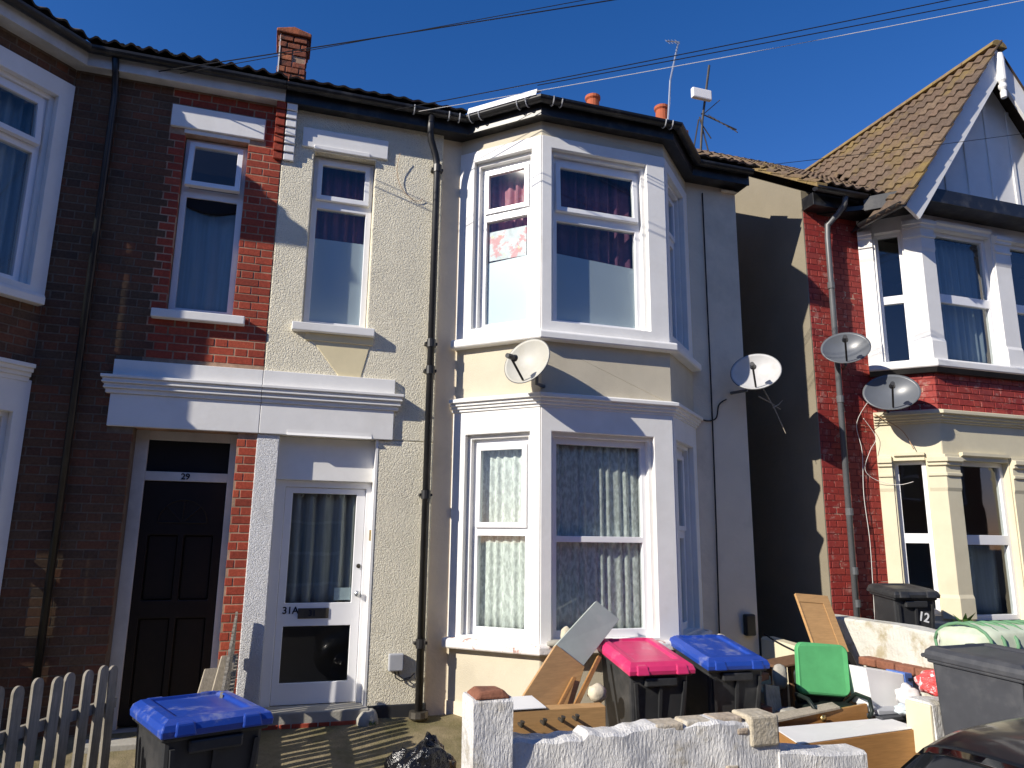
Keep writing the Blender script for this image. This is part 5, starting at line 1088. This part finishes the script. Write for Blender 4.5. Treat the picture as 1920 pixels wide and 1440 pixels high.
# more loose rubbish in the right-hand heap
mat('cardboard', (0.42,0.30,0.18), 0.9, 0.1, 6)
board('wooden_board', [(4.15,-1.30,-0.25),(4.33,-1.28,-0.28),(4.42,-1.10,0.30),(4.26,-1.12,0.33)], 0.03, 'pale_wood', 'short pale offcut board standing right of the blue bin', 'board')
board('wooden_board', [(5.36,-1.30,-0.2),(5.46,-1.28,-0.22),(5.30,-1.02,0.55),(5.22,-1.03,0.56)], 0.035, 'dark_wood', 'dark narrow board leaning behind the green chair backrest', 'board')
board('cardboard_sheet', [(4.30,-1.42,-0.30),(4.62,-1.38,-0.30),(4.58,-1.30,0.02),(4.30,-1.34,0.05)], 0.012, 'cardboard', 'torn cardboard sheet under the green chair', 'cardboard')
board('wooden_board', [(3.86,-1.58,0.13),(4.70,-1.52,0.20),(4.72,-1.40,0.215),(3.88,-1.44,0.145)], 0.02, 'pale_wood', 'thin plank lying across the top of the drawer front', 'board')
one('crumpled_paper', blob(5.16,-1.74,0.20,0.09,0.07,0.04,41,20,12,0.2,2.2), 'paper', 'crumpled pale paper on the crate lid', 'paper', smooth=True)
one('carrier_bag', blob(5.33,-1.62,0.27,0.10,0.09,0.09,43,22,14,0.16,2.2), 'white_board', 'small white plastic bag between the packing box and the wall stub', 'bag', smooth=True)
for i, (x, y, z, s, lb) in enumerate(((4.30,-1.0,0.34,0.9,'orange brick end on the rubble right of the blue bin'),(4.20,-1.12,0.10,1.0,'loose brick low beside the blue bin'),(5.62,-1.9,0.36,0.9,'loose brick on the wall stub behind the dark blue bag'))):
    one('loose_brick', MB().box(-0.1*s,0.1*s,-0.05*s,0.05*s,0,0.065*s, Matrix.Translation((x,y,z)) @ Matrix.Rotation(0.5+i,4,'Z')), 'rust_brick', lb, 'brick', bevel=0.008)
# weeds
def weed(c, n, h, label, seed):
    rnd = random.Random(seed); mb = MB()
    for i in range(n):
        a = rnd.uniform(0,6.28); l = h*rnd.uniform(0.5,1); b = Vector(c)+Vector((rnd.uniform(-1,1)*h*0.5, rnd.uniform(-1,1)*h*0.4, 0)); d = Vector((math.cos(a)*0.5, math.sin(a)*0.5, 0.9)).normalized(); s = d.cross(Vector((0,0,1))).normalized()*l*0.10
        m_ = b+d*l*0.55; t = b+d*l+Vector((math.cos(a),math.sin(a),-0.3))*l*0.25; mb.add([b, m_-s, t, m_+s], [(0,1,2,3)])
    one('weed', mb, 'leaf', label, 'weed')
weed((4.42,-1.45,-0.25), 90, 0.20, 'green weeds growing under the green chair', 1)
weed((0.97,-0.16,-0.03), 22, 0.07, 'tiny green weed at the wall foot beside the doorstep', 2)
weed((6.0,-1.7,0.80), 9, 0.22, 'thin green plant rising behind the striped bedding', 3)

# ================================================================== parked car (only its dark roof shows)
car = thing('parked_car', 'black car parked at the kerb, only its dark roof showing at the bottom right corner', 'car', (3.0, -5.12, -0.66))
CX, CY, CZ0 = 0.86, -5.07, -0.68
def loft(st, ring):
    vs = []; k = None
    for s in st:
        r = ring(*s); k = len(r); vs += r
    fs = [(i*k+j,(i+1)*k+j,(i+1)*k+(j+1)%k,i*k+(j+1)%k) for i in range(len(st)-1) for j in range(k)] + [tuple(range(k)), tuple((len(st)-1)*k+j for j in range(k))[::-1]]
    return MB().add(vs, fs)
def lower(x, hw, zb, zt): return [(CX+x,CY-hw*0.94,CZ0+zb),(CX+x,CY-hw,CZ0+zb+0.15),(CX+x,CY-hw,CZ0+zt-0.12),(CX+x,CY-hw*0.93,CZ0+zt),(CX+x,CY,CZ0+zt+0.025),(CX+x,CY+hw*0.93,CZ0+zt),(CX+x,CY+hw,CZ0+zt-0.12),(CX+x,CY+hw,CZ0+zb+0.15),(CX+x,CY+hw*0.94,CZ0+zb)]
loft([(0.0,0.62,0.30,0.62),(0.12,0.76,0.22,0.72),(0.5,0.83,0.20,0.84),(1.1,0.85,0.20,0.95),(2.0,0.86,0.20,0.98),(3.2,0.86,0.20,0.99),(3.75,0.82,0.22,0.97),(3.95,0.70,0.30,0.90)], lower).build('body', 'car_paint', car, smooth=True)
def green(x, hwb, hwt, zt, zb=0.95):
    half = []
    for k in range(11):                       # pillar side curving over into the gently crowned roof
        t = k/10
        if t < 0.5: u = t/0.5; half.append((hwb+(hwt-hwb)*(u**1.3), zb+(zt-0.05-zb)*u))
        else: u = (t-0.5)/0.5; half.append((hwt*math.cos(u*math.pi/2)**0.55, zt-0.05+0.065*math.sin(u*math.pi/2)**0.8))
    L_ = [(CX+x, CY-a, CZ0+b) for a, b in half]; R_ = [(CX+x, CY+a, CZ0+b) for a, b in half[:-1]][::-1]
    return L_+R_
def dense(st, n=5):
    out = []
    for i in range(len(st)-1):
        p0, p1, p2, p3 = st[max(i-1,0)], st[i], st[i+1], st[min(i+2,len(st)-1)]
        for k in range(n):
            t = k/n; out.append(tuple(0.5*(2*b+(c-a)*t+(2*a-5*b+4*c-d)*t*t+(-a+3*b-3*c+d)*t**3) for a, b, c, d in zip(p0,p1,p2,p3)))
    return out+[st[-1]]
loft(dense([(1.05,0.76,0.70,1.01),(1.40,0.79,0.66,1.26),(1.72,0.80,0.64,1.45)]), green).build('windscreen', 'car_glass', car, smooth=True)
loft(dense([(1.72,0.80,0.64,1.45),(1.95,0.80,0.65,1.505),(2.4,0.80,0.65,1.535),(2.9,0.79,0.64,1.52),(3.3,0.77,0.60,1.465)]), green).build('cabin', 'car_paint', car, smooth=True)
loft(dense([(3.3,0.77,0.60,1.465),(3.62,0.74,0.60,1.24),(3.82,0.70,0.62,1.01)]), green).build('rear_window', 'car_glass', car, smooth=True)
for s in (-1, 1):
    MB().hexa([(CX+1.45,CY+s*0.805,CZ0+0.99),(CX+3.3,CY+s*0.80,CZ0+1.0),(CX+3.3,CY+s*0.78,CZ0+1.0),(CX+1.45,CY+s*0.79,CZ0+0.99),(CX+1.85,CY+s*0.685,CZ0+1.38),(CX+3.1,CY+s*0.67,CZ0+1.38),(CX+3.1,CY+s*0.65,CZ0+1.38),(CX+1.85,CY+s*0.665,CZ0+1.38)]).build('side_window', 'car_glass', car)
    for x in (0.72, 3.18):
        w_ = MB().lathe([(0.20,-0.09),(0.30,-0.10),(0.315,-0.06),(0.315,0.06),(0.30,0.10),(0.20,0.09)], 24, Matrix.Translation((CX+x,CY+s*0.78,CZ0+0.315)) @ Matrix.Rotation(R(90),4,'X')).build('wheel', 'tyre', car)
        MB().lathe([(0.0,-0.07),(0.20,-0.085),(0.20,0.085),(0.0,0.07)], 16, Matrix.Translation((CX+x,CY+s*0.78,CZ0+0.315)) @ Matrix.Rotation(R(90),4,'X')).build('rim', 'car_trim', w_)
    MB().hexa([(CX+0.03,CY+s*0.40,CZ0+0.60),(CX+0.10,CY+s*0.70,CZ0+0.60),(CX+0.25,CY+s*0.74,CZ0+0.62),(CX+0.2,CY+s*0.4,CZ0+0.62),(CX+0.10,CY+s*0.40,CZ0+0.72),(CX+0.16,CY+s*0.70,CZ0+0.74),(CX+0.32,CY+s*0.75,CZ0+0.76),(CX+0.3,CY+s*0.4,CZ0+0.76)]).build('headlight', 'car_trim', car, bevel=0.01)

# ================================================================== terrace across the street (behind the camera; added to cut low sky light and show in the panes)
mat('added_terrace_brick', (0.24,0.10,0.065), 0.9, 0.2, 8)
def opposite():
    t = thing('terraced_house', 'added brick terraced house behind the camera to cut low sky light, seen only as a dark reflection in the window panes', 'house', (0,0,0), group='added terrace across the street')
    MB().panel(-2.75, 2.75, -0.66, 5.4, 0.0, 0.25, [(-2.0,-0.3,0.2,2.0),(-2.0,-0.3,3.0,4.7),(0.9,1.8,-0.66,1.7),(0.9,1.8,3.0,4.7)]).box(-2.75,2.75,0.26,6.0,-0.66,5.4).build('wall', 'added_terrace_brick', t, local=True)
    for a, b, c, d in ((-2.0,-0.3,0.2,2.0),(-2.0,-0.3,3.0,4.7),(0.9,1.8,3.0,4.7)):
        w = MB().panel(a, b, c, d, 0.12, 0.18, [(a+0.08,b-0.08,c+0.08,(c+d)/2-0.04),(a+0.08,b-0.08,(c+d)/2+0.04,d-0.08)]).build('window', 'upvc', t, local=True)
        MB().box(a+0.07,b-0.07,0.15,0.16,c+0.07,d-0.07).build('pane', 'car_glass', w, local=True)
    MB().box(0.9,1.8,0.12,0.2,-0.66,1.7).build('door', 'dark_wood', t, local=True)
    MB().prism([(-0.4,5.3),(-0.4,5.42),(3.1,8.3),(6.6,5.42),(6.6,5.3)], -2.75, 2.75, 'x').build('roof', 'roof_sheet', t, local=True)
    return t
op = opposite()
spots = [(-22+5.52*k, -14.5) for k in range(9)]
for i, (x, y) in enumerate(spots):
    if i == 0: r = op
    else:
        r = op.copy(); COL.objects.link(r)
        for ch in op.children:
            c = ch.copy(); COL.objects.link(c); c.parent = r
            for g in ch.children: h_ = g.copy(); COL.objects.link(h_); h_.parent = c
    r.location = (x, y, 0); r.rotation_euler = (0, 0, math.pi)
